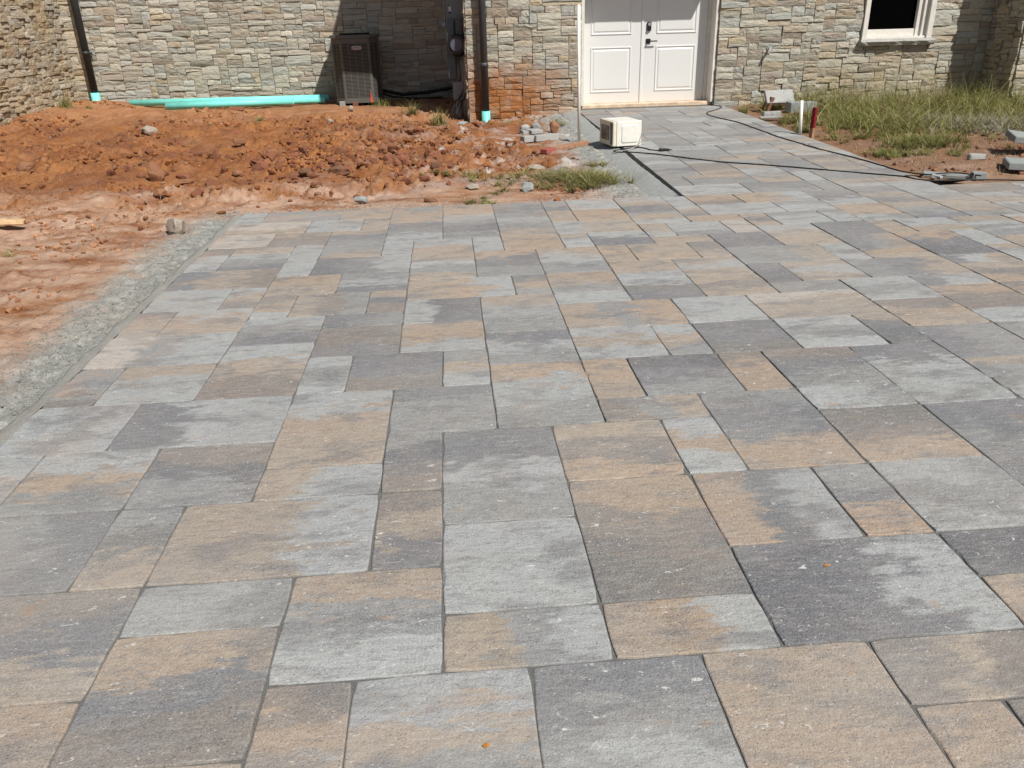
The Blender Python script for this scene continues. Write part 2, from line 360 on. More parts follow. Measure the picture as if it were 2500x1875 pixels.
M['sticker'] = mat_plain('sticker_white', C(.62, .66, .72), 0.4, 0.3)
M['sticker_blue'] = mat_plain('sticker_blue', C(.04, .06, .24), 0.4, 0.3)
M['sticker_green'] = mat_plain('sticker_green', C(.06, .26, .16), 0.4, 0.3)
M['tag_blue'] = mat_plain('tag_blue', C(.22, .42, .62), 0.4, 0.3)
M['pane'] = mat_plain('unlit_room_pane', C(.002, .002, .002), 0.9, 0.0)  # black stands in for the unlit room behind the glass, no reflection

# ------------------------------------------------------------------ terrain shape
SL = 0.0231
def pz(y):
    y = np.asarray(y, float); return np.where(y > 5.2, SL*(np.minimum(y, 11.6)-5.2), 0.0)
def soil(x, y, fine=True):
    x = np.asarray(x, float); y = np.asarray(y, float)
    z = np.where(y > 5.2, SL*(y-5.2), 0.0) - 0.045
    z = z*1.0
    z = np.where(y > 15, z - 0.0, z)
    z = z - 0.10*np.exp(-((x-0.5)/0.9)**2 - ((y-11.2)/0.9)**2)
    z = z + 0.10*sstep(-4.9, -6.2, x)*sstep(9.5, 11.5, y)
    left = sstep(-1.95, -2.5, x)*0.9 + sstep(5.35, 6.1, y)*sstep(1.55, 1.2, x)
    left = np.clip(left, 0, 1)*(1-0.55*sstep(12.3, 13.1, y)*sstep(-5.3, -4.9, x))
    right = sstep(4.25, 4.8, x)*sstep(5.4, 6.0, y)
    def g(cx, cy, rx, ry, a): return a*np.exp(-((x-cx)/rx)**2 - ((y-cy)/ry)**2)
    m = g(-4.9, 12.0, 1.1, 1.1, .15) + g(-5.6, 13.2, .5, .5, .09) + g(-2.2, 10.3, 1.0, .5, .07) + g(-3.6, 10.2, .8, .6, .06) \
        + g(-0.4, 9.2, 1.0, .55, .09) + g(-1.4, 7.3, .8, .5, .07) + g(-3.2, 7.4, 1.2, .5, .06) + g(-3.0, 6.0, .8, .25, .05) \
        + g(-1.6, 6.2, .6, .22, .06) - g(-0.92, 6.15, .16, .10, .10) + g(0.9, 6.3, .7, .45, .04) + g(-4.5, 9.0, .9, .5, .05) \
        + g(1.4, 8.9, .6, .5, .03) - g(-2.0, 8.6, 1.5, .35, .04) - g(-4, 6.6, 1, .3, .03)
    z = z + left*(m + (fbm(x, y, 1.6, 3, 3)-0.5)*0.10)
    rough = left*(0.30+0.9*sstep(0.44, 0.60, fbm(x, y, 0.9, 3, 21)))*(1-0.75*sstep(12.1, 12.8, y))
    if fine:
        f = fbm(x, y, 7.0, 4, 5); f2 = np.abs(fbm(x, y, 15.0, 3, 9)-0.5)*2
        f3 = fbm(x, y, 3.2, 3, 61)
        z = z + rough*((f-0.5)*0.15 + (0.3-f2)*0.06 + (f3-0.5)*0.10 + (fbm(x, y, 30.0, 2, 71)-0.5)*0.045)
        z = z + (1-np.clip(left, 0, 1))*(fbm(x, y, 22.0, 3, 31)-0.5)*0.016
        gs = sstep(-1.66, -1.76, x)*sstep(-2.5, -2.1, x)*sstep(5.6, 5.2, y); z = z + gs*((fbm(x, y, 16.0, 4, 43)-0.5)*0.055 - 0.022*sstep(-2.0, -1.72, x))
        gs2 = sstep(1.1, 1.35, x)*sstep(1.80, 1.70, x)*sstep(5.25, 5.35, y); z = z + gs2*((fbm(x, y, 16.0, 4, 47)-0.5)*0.05 + 0.012)
        lf = sstep(-2.05, -2.5, x)*sstep(6.2, 5.0, y); z = z + lf*((fbm(x, y, 11.0, 4, 33)-0.5)*0.060*sstep(.40, .58, fbm(x, y, 1.8, 3, 35)) - 0.02*np.exp(-((fbm(x, y, 3.0, 3, 37)-0.5)/0.012)**2))
    z = z + right*((fbm(x, y, 2.2, 4, 41)-0.45)*0.10 + 0.02)
    return z

# ground: one sheet, fine where the photograph looks, stretched out to the horizon
def axis_vals(parts):
    v = []
    for a, b, n in parts: v += list(np.linspace(a, b, n, endpoint=False))
    v.append(parts[-1][1]); return np.array(v)
gx = axis_vals([(-400, -40, 8), (-40, -8, 16), (-8, -6.6, 24), (-6.6, 2.05, 420), (2.05, 4.1, 10), (4.1, 9.2, 110), (9.2, 40, 20), (40, 400, 8)])
gy = axis_vals([(-400, -40, 8), (-40, -4, 14), (-4, 0.6, 30), (0.6, 4.8, 110), (4.8, 14.1, 400), (14.1, 40, 16), (40, 400, 8)])
X, Y = np.meshgrid(gx, gy)
Z = soil(X, Y)
far = np.maximum(np.abs(X), np.abs(Y-6))
Z = np.where(far > 30, np.minimum(Z, 0.25), Z); Z = np.where(Y > 15, 0.18, Z)
# keep the sheet below the paving
under = (X > -1.62) & (X < 30) & (Y < 5.22) | (X > 1.98) & (X < 4.22) & (Y < 11.6)
Z = np.where(under, pz(Y)-0.06, Z)
nx, ny = len(gx), len(gy)
V = np.stack([X.ravel(), Y.ravel(), Z.ravel()], 1)
idx = np.arange(nx*ny).reshape(ny, nx)
F4 = np.stack([idx[:-1, :-1].ravel(), idx[:-1, 1:].ravel(), idx[1:, 1:].ravel(), idx[1:, :-1].ravel()], 1)
def fast_mesh(name, V, F, m, smooth=True, cattr=None, kind=None, parent=None):
    me = bpy.data.meshes.new(name); k = F.shape[1]
    me.vertices.add(len(V)); me.vertices.foreach_set('co', np.ascontiguousarray(V, dtype=np.float32).ravel())
    me.loops.add(F.size); me.loops.foreach_set('vertex_index', F.ravel().astype(np.int32))
    me.polygons.add(len(F)); me.polygons.foreach_set('loop_start', np.arange(0, F.size, k, dtype=np.int32))
    me.polygons.foreach_set('loop_total', np.full(len(F), k, dtype=np.int32))
    me.polygons.foreach_set('use_smooth', np.full(len(F), smooth))
    me.update(calc_edges=True)
    if cattr:
        for nme, vals, dom in cattr:
            a = me.attributes.new(nme, 'FLOAT_COLOR', dom); a.data.foreach_set('color', np.ascontiguousarray(vals, dtype=np.float32).ravel())
    me.materials.append(m); me.validate()
    o = bpy.data.objects.new(name, me); link(o, parent)
    if kind: o['kind'] = kind
    return o
fast_mesh('ground', V, F4, M['ground'], True, kind='structure')

# ------------------------------------------------------------------ paving
U = 0.2
FY = [(-60, -60), (0, 0), (10, 9.95), (13, 12.85), (16, 15.65), (19, 18.5), (21, 20.35), (23, 22.25), (25, 24.1), (27, 25.95), (29, 27.9), (56, 55.0)]
def fy(v):
    for (a, b), (c, d) in zip(FY, FY[1:]):
        if v <= c: return (b + (d-b)*(v-a)/(c-a))*U
    return v*U
TONE = {'d': (.130, .135, .150), 'D': (.088, .092, .107), 'g': (.225, .230, .226), 'l': (.348, .363, .360), 'w': (.46, .405, .35), 't': (.345, .268, .195), 'T': (.375, .264, .172), 'b': (.190, .155, .128), 'k': (.150, .140, .126)}
# x0 y0 x1 y1 in 20 cm modules, then tones from the far edge to the near edge ('|' = tones run across instead)
LAY = """
-8 25 -7 27 l;-7 25 -4 27 gtg;-4 25 -2 27 t;-8 23 -5 25 wt;-5 23 -3 25 l;-3 23 -2 25 bt;-8 21 -6 23 w;-6 21 -4 23 tb;-4 21 -2 23 tdg;-4 19 -2 21 gt
-5 19 -4 21 l;-5 17 -4 19 l;-8 20 -7 21 d;-7 20 -5 21 bt;-8 18 -7 20 l;-7 18 -5 20 lgd;-8 16 -5 18 |dtb;-8 14 -6 16 l;-6 14 -5 16 ltb;-8 12 -7 14 dt
-7 12 -5 14 lTt;-8 10 -5 12 |wgl;-8 8 -7 10 gk;-7 8 -5 10 tl;-5 8 -3 11 ltb;-5 11 -3 13 lgd;-5 13 -4 15 bTl;-5 15 -3 17 Tt;-4 13 -2 15 |tbg;-2 13 -1 15 tdb
-3 15 -1 17 gld;-3 12 -1 13 |Ddg;-3 10 -1 12 bd;-3 8 -2 10 lgl;-2 8 0 10 Ddb;-1 10 1 12 Tl;0 8 1 10 gtl;-1 6 1 8 dgg;-3 5 -1 8 lTt;-3 4 -1 5 |tll
-1 4 0 6 gDb;-1 2 0 4 btd;0 3 2 6 dlg;0 1 2 3 lll;0 0 2 1 |tgl;-4 2 -1 4 |ttl;-5 2 -4 4 gkt;-8 2 -5 4 |ggd;-5 4 -3 6 bDg;-7 4 -5 6 lTg;-8 4 -7 6 lwl;-6 6 -3 8 |dll
-8 6 -6 8 |lgl;-7 0 -4 2 bdt;-4 1 -2 2 |llg;-4 -1 -2 1 Tdb;-7 -2 -4 0 Tt;-4 -3 -2 -1 ttg;-2 0 0 2 tgl;-2 -2 -1 0 bTl;-1 -2 1 0 ltg;1 -2 3 0 dgl;3 -3 5 0 tTt
5 -1 7 0 |btb;5 -3 6 -1 TtD;6 -3 8 -1 b;4 0 7 2 |Ddl;7 1 9 2 D;7 -1 9 1 tb;4 2 6 4 |Tdl;6 2 7 4 gdT;7 2 9 4 lgl;9 3 11 6 dgd;2 0 4 1 |tTl;2 1 4 4 Tbk
2 4 4 6 tbT;4 4 5 6 lTl;3 6 5 7 |bgt;5 4 7 7 gdT;7 4 9 6 kbT;7 6 9 7 |llg;7 7 9 9 bdg;6 7 7 9 bT;4 7 6 9 Ddg;1 6 3 9 Tlg;3 7 4 9 Tt;1 9 3 11 dlg
1 11 3 14 tlg;3 9 5 11 ltl;5 9 6 11 ltg;6 9 8 11 Ddk;8 9 10 11 lgl;10 9 11 11 tD;9 6 11 9 dll;11 8 13 10 |dgg;11 12 13 14 lgl;11 10 13 12 bTt
9 13 11 14 g;8 11 11 13 wtt;6 11 8 13 lll;3 11 6 13 |tgT;3 13 5 14 l;3 14 5 16 Ttg;3 16 5 19 tlg;-1 14 2 16 |tTl;2 14 3 16 dTg;-1 12 1 14 |lDd
-1 16 1 18 lgt;-1 18 1 21 lTt;1 16 3 19 Tdg;1 19 2 21 lll;-4 17 -1 19 |Ddl;-2 19 -1 21 l;-2 24 0 27 gT;-2 21 0 24 dgl;0 25 2 27 T;0 22 2 25 lgd;0 21 2 22 g
2 24 4 27 gdg;2 21 4 24 lgt;2 19 4 21 T;4 25 5 27 gd;4 23 5 25 t;5 25 7 27 l;5 23 7 25 T;4 21 7 23 |ltt;4 19 5 21 tl;5 19 7 21 ld;5 17 6 19 Tt;6 17 8 19 tT
8 17 9 19 bt;5 15 7 17 tl;5 13 7 15 lkd;7 15 9 17 tlt;7 13 9 15 tbt;9 16 12 18 |ggt;9 14 10 16 dD;10 14 12 16 tlt;12 16 13 18 lgl;12 14 15 16 |gdt
13 16 15 17 Tt;13 17 15 19 |dgt;15 16 17 19 TdD;15 15 17 16 |dlt;15 13 18 15 tbT;13 13 15 14 |dll;13 11 15 13 Tb;15 11 17 13 bT;13 10 15 11 l;13 8 15 10 ggd
9 18 11 20 dD;11 18 13 21 ltt;10 20 11 22 w;9 22 11 23 T;8 20 10 22 lg;7 20 8 22 tl;7 19 9 20 t;7 22 9 24 gTl;7 24 9 27 ltd;9 25 10 27 l;9 23 10 25 ltd
10 25 12 27 Tb;10 23 13 25 |lll;12 25 15 27 |Ttl;13 23 15 25 gl;11 21 12 23 tDt;12 21 14 23 gl;14 21 15 23 gl;13 19 15 21 dd;15 19 16 21 t;16 19 18 21 llt
15 21 17 22 |llg;15 22 17 24 T;15 24 17 27 gdl;17 26 19 29 tlg;17 23 19 26 tdt;17 21 19 23 gd;19 26 21 29 Tl;19 23 21 26 lgt;19 21 21 23 tTg;18 18 20 21 tlg
17 17 18 19 l;18 16 20 18 tg;21 25 24 27 tb;21 23 23 25 lt;20 19 22 21 lT;18 14 20 16 gd
"""
pav = []
for chunk in LAY.replace('\n', ';').split(';'):
    chunk = chunk.strip()
    if not chunk: continue
    a = chunk.split(); pav.append((int(a[0]), int(a[1]), int(a[2]), int(a[3]), a[4]))
occ = {}
for i, (x0, y0, x1, y1, t) in enumerate(pav):
    for x in range(x0, x1):
        for y in range(y0, y1):
            if (x, y) in occ: print('PAVER OVERLAP', pav[i], pav[occ[(x, y)]], (x, y))
            occ[(x, y)] = i
def in_dom(x, y):
    if -8 <= y < 27: return -8 <= x < 30
    if 27 <= y < 56: return 10 <= x < 21
    return False
sizes = [(3, 2), (2, 2), (2, 2), (2, 3), (2, 1), (1, 2), (3, 2), (2, 2)]
tp = ['l', 'lg', 'gl', 'gdg', 'tl', 'g', 'tg', 'lgl', 'dg', 'lgt', 'g', 'gb', 'gl', 'lg', 'dgl', 'g', 'bt', 'Tg']
pr_ = random.Random(23); auto0 = len(pav)
for y in range(-8, 56):
    for x in range(-8, 30):
        if not in_dom(x, y) or (x, y) in occ: continue
        ss = sizes[:]; pr_.shuffle(ss); ss += [(2, 1), (1, 2), (1, 1)]
        for w, h in ss:
            if all(in_dom(x+i, y+j) and (x+i, y+j) not in occ for i in range(w) for j in range(h)):
                for i in range(w):
                    for j in range(h): occ[(x+i, y+j)] = len(pav)
                pav.append((x, y, x+w, y+h, pr_.choice(tp))); break

def project(P):
    d = Vector(P)-CAM; z = d.dot(_F)
    if z <= 0.05: return None
    return (1250+1960*d.dot(_R)/z, 937.5-1960*d.dot(_U)/z)
def on_screen(pts, m=60):
    q = [project(p) for p in pts]; q = [a for a in q if a]
    if not q: return False
    return max(a[0] for a in q) > -m and min(a[0] for a in q) < 2500+m and max(a[1] for a in q) > -m and min(a[1] for a in q) < 1875+m

def paver_geo(w, h, th, pr):
    """irregular, slightly tumbled slab; local centre at its top"""
    step = 0.045
    def side(n): return [i/n for i in range(n)]
    nxs = max(3, int(w/step)); nys = max(3, int(h/step)); ring = []
    for a in side(nxs): ring.append((-w/2+a*w, -h/2, 0, -1))
    for a in side(nys): ring.append((w/2, -h/2+a*h, 1, 0))
    for a in side(nxs): ring.append((w/2-a*w, h/2, 0, 1))
    for a in side(nys): ring.append((-w/2, h/2-a*h, -1, 0))
    N = len(ring); V = []; F = []
    wob = [pr.uniform(-1, 1) for _ in range(N)]
    wob = [(wob[i]+wob[(i+1) % N]+wob[i-1])/3*0.0032 for i in range(N)]
    chips = [max(0, pr.gauss(-1.2, 1.0))*0.0050 for _ in range(N)]
    for inset, z in ((0.0042, 0.0), (0.0013, -0.0014), (0.0, -0.0055), (0.0, -th)):
        for i, (x, y, ax, ay) in enumerate(ring):
            cx = -1 if x <= -w/2+1e-6 else (1 if x >= w/2-1e-6 else 0); cy = -1 if y <= -h/2+1e-6 else (1 if y >= h/2-1e-6 else 0)
            k = wob[i] + inset + (chips[i] if inset > 0 else 0)
            cr = 0.004 if cx and cy else 0
            V.append((x-cx*(k+cr), y-cy*(k+cr), z))
    F.append(list(range(N)))
    for r in range(3):
        for i in range(N):
            j = (i+1) % N; F.append((r*N+i, (r+1)*N+i, (r+1)*N+j, r*N+j))
    return V, F
paving = empty('paving', (0, 0, 0)); tag(paving, kind='structure')
off = {'V': [], 'F': [], 'a': [], 'b': [], 'c': [], 'ax': [], 'sd': [], 'lp': []}
cand = []
for i, (x0, y0, x1, y1, t) in enumerate(pav):
    gap = 0.0028
    wx0, wx1, wy0, wy1 = x0*U+gap/2, x1*U-gap/2, fy(y0)+gap/2, fy(y1)-gap/2
    z0, z1 = float(pz(fy(y0))), float(pz(fy(y1)))
    vis = on_screen([(wx0, wy0, z0), (wx1, wy0, z0), (wx0, wy1, z1), (wx1, wy1, z1)])
    cand.append((vis, (wx0+wx1)/2, (wy0+wy1)/2, i, (wx0, wx1, wy0, wy1, z0, z1)))
nvis = sum(1 for c in cand if c[0]); print('pavers', len(pav), 'visible', nvis)
order = sorted([c for c in cand if c[0]], key=lambda c: c[2])
keep = {c[3] for c in order[:300]}
for vis, cx, cy, i, (a0, a1, b0, b1, z0, z1) in cand:
    x0, y0, x1, y1, t = pav[i]; pr = random.Random(1000+i*7)
    axis = 1.0 if t[0] == '|' else 0.0; t = t.replace('|', '')
    if len(t) == 1: t = t*3
    elif len(t) == 2: t = t[0]+t[pr.randint(0, 1)]+t[1]
    if axis == 0.0: t = t[::-1]                      # lp.y grows away from the camera
    def tn(ch):
        c = TONE[ch]; k = pr.uniform(1.02, 1.17); return (c[0]*k*pr.uniform(.985, 1.015), c[1]*k, c[2]*k*pr.uniform(.98, 1.02), 1)
    A, B, Cc = tn(t[0]), tn(t[1]), tn(t[2])
    V_, F_ = paver_geo(a1-a0, b1-b0, 0.06 if (cx-0.1) < 2 or cy > 5 else 0.04, pr)
    w, h = a1-a0, b1-b0
    LP = [(v[0]/w+0.5, v[1]/h+0.5, 0) for v in V_]
    cl = lambda v, m: max(-m, min(m, v))
    tilt = math.atan2(z1-z0, b1-b0) + cl(pr.gauss(0, 0.0022), .0035); ty = cl(pr.gauss(0, 0.0022), .0035); dz = max(-.0008, min(.0035, pr.gauss(0.0006, 0.0014)))
    sd_ = pr.random()
    if i in keep:
        me = bpy.data.meshes.new('paver'); me.from_pydata(V_, [], F_)
        for nme, cval in (('tone_a', A), ('tone_b', B), ('tone_c', Cc)):
            at = me.attributes.new(nme, 'FLOAT_COLOR', 'FACE'); at.data.foreach_set('color', list(cval)*len(F_))
        at = me.attributes.new('band_axis', 'FLOAT', 'FACE'); at.data.foreach_set('value', [axis]*len(F_))
        at = me.attributes.new('seed', 'FLOAT', 'FACE'); at.data.foreach_set('value', [sd_]*len(F_))
        at = me.attributes.new('lp', 'FLOAT_VECTOR', 'POINT'); at.data.foreach_set('vector', [q for v in LP for q in v])
        me.materials.append(M['paver']); me.update()
        o = bpy.data.objects.new('paver', me); o.location = (cx, cy, (z0+z1)/2+dz); o.rotation_euler = (tilt, ty, pr.gauss(0, 0.0012)); link(o, paving)
    else:
        R = Euler((tilt, ty, 0)).to_matrix(); b = len(off['V'])
        for v in V_:
            q = R @ Vector(v); off['V'].append((q.x+cx, q.y+cy, q.z+(z0+z1)/2+dz))
        off['F'] += [tuple(k+b for k in f) for f in F_]; n = len(F_)
        off['a'] += [A]*n; off['b'] += [B]*n; off['c'] += [Cc]*n; off['ax'] += [axis]*n; off['sd'] += [sd_]*n; off['lp'] += LP
me = bpy.data.meshes.new('paver'); me.from_pydata(off['V'], [], off['F'])
for nme, k in (('tone_a', 'a'), ('tone_b', 'b'), ('tone_c', 'c')):
    at = me.attributes.new(nme, 'FLOAT_COLOR', 'FACE'); at.data.foreach_set('color', np.array(off[k], dtype=np.float32).ravel())
at = me.attributes.new('band_axis', 'FLOAT', 'FACE'); at.data.foreach_set('value', off['ax'])
at = me.attributes.new('seed', 'FLOAT', 'FACE'); at.data.foreach_set('value', off['sd'])
at = me.attributes.new('lp', 'FLOAT_VECTOR', 'POINT'); at.data.foreach_set('vector', np.array(off['lp'], dtype=np.float32).ravel())
me.materials.append(M['paver']); o = link(bpy.data.objects.new('paver', me), paving); o['kind'] = 'stuff'
# sand bedding seen in the joints
sv, sf = [], []
def strip(x0, x1, ys, dz):
    b = len(sv)
    for y in ys: sv.extend([(x0, y, float(pz(y))+dz), (x1, y, float(pz(y))+dz)])
    for i in range(len(ys)-1): sf.append((b+2*i, b+2*i+1, b+2*i+3, b+2*i+2))
strip(-1.595, 6.0, [-1.6, 5.19], -0.0045); strip(2.005, 4.195, [5.2, 11.3], -0.0045)
mesh_obj('joint_sand', sv, sf, M['sand'], paving)

# concrete haunch on the left edge of the patio and along the path
def haunch(name, pts, w0, w1, m, zin, zout, seed, label=None):
    V_, F_ = [], []; n = len(pts); K = 7
    pr = random.Random(seed)
    for i, (x, y) in enumerate(pts):
        w = w0 + (w1-w0)*float(vnoise(np.array([i*0.21]), np.array([0.5]), seed)[0])
        bs = float(pz(y))
        for k in range(K):
            a = k/(K-1); xx = x - a*w
            zz = bs + zin + (zout-zin)*a**2.0 + (float(vnoise(np.array([xx*14]), np.array([y*14]), seed+5)[0])-0.5)*0.012 + (float(vnoise(np.array([xx*45]), np.array([y*45]), seed+9)[0])-0.5)*0.010*a
            V_.append((xx + pr.uniform(-.006, .006)*(k == K-1), y, zz))
        xe, ye, ze = V_[-1]; V_.append((xe-0.01, ye, ze-0.09))
    K1 = K+1
    for i in range(n-1):
        for k in range(K1-1): F_.append((i*K1+k, (i+1)*K1+k, (i+1)*K1+k+1, i*K1+k+1))
    return mesh_obj(name, V_, F_, m, None, smooth=True)
h1 = haunch('concrete_edging', [(-1.604, -1.2+i*0.05) for i in range(128)], 0.055, 0.085, M['edge_mud'], -0.006, -0.016, 3); tag(h1, kind='structure')
h2 = haunch('concrete_edging', [(1.975-0.02*math.sin(i*0.05), 5.24+i*0.06) for i in range(98)], 0.20, 0.33, M['concrete'], -0.010, -0.050, 8); tag(h2, kind='structure')
h3 = haunch('concrete_edging', [(4.235+0.14, 5.28+i*0.08) for i in range(72)], 0.12, 0.15, M['edge_mud'], -0.07, -0.03, 12); tag(h3, kind='structure')

# ------------------------------------------------------------------ stone facing
def greedy(nx, ny, blocked, rn, wmin, wmax, hs):
    o = [[blocked(i, j) for j in range(ny)] for i in range(nx)]; out = []
    for j in range(ny):
        i = 0
        while i < nx:
            if o[i][j]: i += 1; continue
            h = rn.choice(hs); w = rn.randint(wmin, wmax)
            if h == 1: w = int(w*1.25)
            ww = 0
            while ww < w and i+ww < nx and not o[i+ww][j]: ww += 1
            # avoid leaving slivers
            rest = 0
            while i+ww+rest < nx and rest < 3 and not o[i+ww+rest][j]: rest += 1
            if 0 < rest < 3: ww += rest
            hh = 1
            while hh < h and j+hh < ny and all(not o[i+k][j+hh] for k in range(ww)): hh += 1
            for a in range(ww):
                for b in range(hh): o[i+a][j+b] = True
            out.append((i, j, ww, hh)); i += ww
    return out
def stone_geo(w, h, d, rn, rough=0.016):
    """split-faced block, outward is -y, front near y=-d"""
    nx_, nz_ = (4, 3) if w > 0.1 else (3, 3); V_, F_ = [], []
    tx, tz = rn.uniform(-1, 1)*rough*0.9, rn.uniform(-1, 1)*rough*0.9
    for j in range(nz_+1):
        for i in range(nx_+1):
            u, v = i/nx_, j/nz_; e = (i in (0, nx_)) or (j in (0, nz_))
            x = (u-0.5)*w; z = v*h
            y = -d - (tx*(u-0.5)*2 + tz*(v-0.5)*2)
            if e:
                y += rough*rn.uniform(0.1, 0.6); x += rn.uniform(-1, 1)*0.004*(0 if i in (0, nx_) else 1); z += rn.uniform(-1, 1)*0.004
                if i == 0: x += rn.uniform(0, .004)
                if i == nx_: x -= rn.uniform(0, .004)
            else:
                y -= rn.uniform(-0.35, 0.65)*rough; x += rn.uniform(-1, 1)*w*0.06; z += rn.uniform(-1, 1)*h*0.07
            V_.append((x, y, z))
    W = nx_+1
    for j in range(nz_):
        for i in range(nx_):
            a, b, c, e = j*W+i, j*W+i+1, (j+1)*W+i+1, (j+1)*W+i
            if rn.random() < .5: F_ += [(a, b, c), (a, c, e)]
            else: F_ += [(a, b, e), (b, c, e)]
    per = [i for i in range(W)] + [j*W+nx_ for j in range(1, nz_+1)] + [nz_*W+i for i in range(nx_-1, -1, -1)] + [j*W for j in range(nz_-1, 0, -1)]
    b = len(V_)
    for k in per: V_.append((V_[k][0], 0.02, V_[k][2]))
    n = len(per)
    for k in range(n): F_.append((per[k], b+k, b+(k+1) % n, per[(k+1) % n]))
    return V_, F_
STONES = []      # (screen area, wall object, verts, faces, tone, local position)
def stone_tone(rn, warm):
    base = rn.choice([(.48, .46, .385), (.50, .475, .40), (.45, .44, .385), (.42, .43, .395), (.51, .47, .385), (.44, .455, .43), (.45, .405, .33), (.36, .34, .29), (.55, .52, .45)])
    if rn.random() < warm: base = rn.choice([(.43, .355, .26), (.38, .305, .235), (.46, .38, .26), (.36, .30, .25), (.34, .28, .22)])
    k = rn.uniform(0.84, 1.14); return (base[0]*k*1.03, base[1]*k, base[2]*k*.94, 1)
house = empty('stone_house', (0.39, 11.1, 0.0))
tag(house, 'stone faced house with white double door, small window and dark downspouts beyond the new paving', 'house')
HL = Vector((0.39, 11.1, 0.0))
def wall(origin, ang, length, z0, z1, zt, holes, seed, warm=0.12, rough=0.011, dmin=0.014, dmax=0.030, wminmax=(4, 11), hs=(1, 2, 2, 2, 2, 2, 3), label=None, thick=0.2, wallholes=None):
    """wall starts at origin, runs along +x rotated by ang; stones face local -y"""
    rn = random.Random(seed)
    wob = empty('wall_tmp', (0, 0, 0)); bpy.data.objects.remove(wob)
    mb = MB()
    hs_ = wallholes if wallholes is not None else holes
    if not hs_: mb.box(0, length, 0.003, thick, z0-0.3, zt)
    else:
        xs = sorted({0.0, length} | {h[0] for h in hs_} | {h[1] for h in hs_})
        for a, b in zip(xs, xs[1:]):
            m_ = (a+b)/2; hh = [h for h in hs_ if h[0] <= m_ <= h[1]]
            if not hh: mb.box(a, b, 0.003, thick, z0-0.3, zt)
            else:
                h = hh[0]
                if h[2] > z0-0.2: mb.box(a, b, 0.003, thick, z0-0.3, h[2])
                if h[3] < zt: mb.box(a, b, 0.003, thick, h[3], zt)
    wo_ = mb.build('wall', M['mortar'], house, loc=Vector(origin)-HL, rot=(0, 0, ang))
    if label: wo_['label'] = label
    cw, chh = 0.038, 0.044
    nx_ = int(round(length/cw)); nz_ = int(round((z1-z0)/chh)); cw = length/nx_
    def bl(i, j):
        x, z = (i+.5)*cw, z0+(j+.5)*chh
        return any(h[0] < x < h[1] and h[2] < z < h[3] for h in holes)
    for (i, j, w, h) in greedy(nx_, nz_, bl, rn, wminmax[0], wminmax[1], hs):
        W = w*cw-0.003-rn.uniform(0, .003); H = h*chh-0.0035-rn.uniform(0, .003)
        d = rn.uniform(dmin, dmax)
        V_, F_ = stone_geo(W, H, d, rn, rough*(1.0 if h > 1 else 0.7))
        lx, lz = (i+w/2)*cw, z0+j*chh+0.003+rn.uniform(-.002, .002)
        c, s = math.cos(ang), math.sin(ang); P = Vector(origin)+Vector((c*lx, s*lx, lz+H/2))
        q = project(P); area = 0.0
        if q and -40 < q[0] < 2540 and -40 < q[1] < 1915:
            dd = (P-CAM).length; fac = abs((P-CAM).normalized().dot(Vector((s, -c, 0)))); area = W*H*fac/dd**2
        STONES.append((area, wo_, V_, F_, stone_tone(rn, warm), (lx, 0, lz)))
    return wo_
YF = 11.10
wall((-6.3, 13.9, 0), 0.0, 6.72, 0.05, 2.30, 4.0, [], 101, 0.12)
wall((-6.3, 9.0, 0), math.pi/2, 4.9, 0.05, 2.30, 4.0, [], 102, 0.30, 0.013, 0.015, 0.045, (4, 8), (1, 2, 2, 2, 3))
wall((0.40, 13.9, 0), -math.pi/2, 2.8, -0.10, 2.30, 4.1, [], 103, 0.2)
DOOR = (2.06-0.40, 4.07-0.40, -1.0, 2.27)
wall((0.40, YF, 0), 0.0, 5.24, -0.12, 2.30, 4.15, [DOOR], 104, 0.34)
WIN = (0.62, 1.68, 0.94, 2.10)
wall((5.64, YF+0.05, 0), 0.0, 2.63, 0.0, 2.30, 4.1, [WIN], 105, 0.38)
wall((8.27, YF+0.05, 0), -math.pi/2, 0.75, 0.0, 2.30, 4.1, [], 106, 0.35, 0.02, 0.02, 0.05, (3, 6))
wall((8.275, 10.40, 0), 0.0, 1.6, 0.0, 2.30, 4.1, [], 107, 0.2)
STONES.sort(key=lambda s: -s[0])
rest_v, rest_f, rest_c = [], [], []
for k, (area, wo_, V_, F_, tone, lp) in enumerate(STONES):
    if k < 300 and area > 0:
        mesh_obj('stone', V_, F_, M['stone'], wo_, loc=lp, fattr={'stone_tone': [tone]*len(F_)})
    else:
        mw = Matrix.Translation(wo_.location+HL) @ Euler(wo_.rotation_euler).to_matrix().to_4x4() @ Matrix.Translation(lp)
        b = len(rest_v)
        for v in V_: rest_v.append(tuple(mw @ Vector(v) - HL))
        rest_f += [tuple(q+b for q in f) for f in F_]; rest_c += [tone]*len(F_)
o = mesh_obj('stone', rest_v, rest_f, M['stone'], house, fattr={'stone_tone': rest_c}); o['kind'] = 'stuff'
print('stones', len(STONES))

def hl(x, y, z): return (x-HL.x, y-HL.y, z-HL.z)
# eaves above the picture (they throw the shade in the corner)
V_ = []
for x in (-0.15-HL.x, 10.0-HL.x):
    for y, z in ((10.73, 4.02), (14.6, 5.95)):
        for dz_ in (0.0, 0.14): V_.append((x, y-HL.y, z+dz_))
mesh_obj('roof', V_, [(0, 2, 6, 4), (1, 5, 7, 3), (0, 4, 5, 1), (2, 3, 7, 6), (0, 1, 3, 2), (4, 6, 7, 5)], M['roofing'], house)
mb = MB(); mb.box(-7.0-HL.x, -0.08-HL.x, 13.45-HL.y, 16-HL.y, 4.3, 4.42); mb.build('roof', M['roofing'], house)
mb = MB(); mb.box(1.2-HL.x, 4.22-HL.x, -0.42, -0.06, 2.28, 2.42, 0.01); mb.build('door_canopy', M['trim'], house)

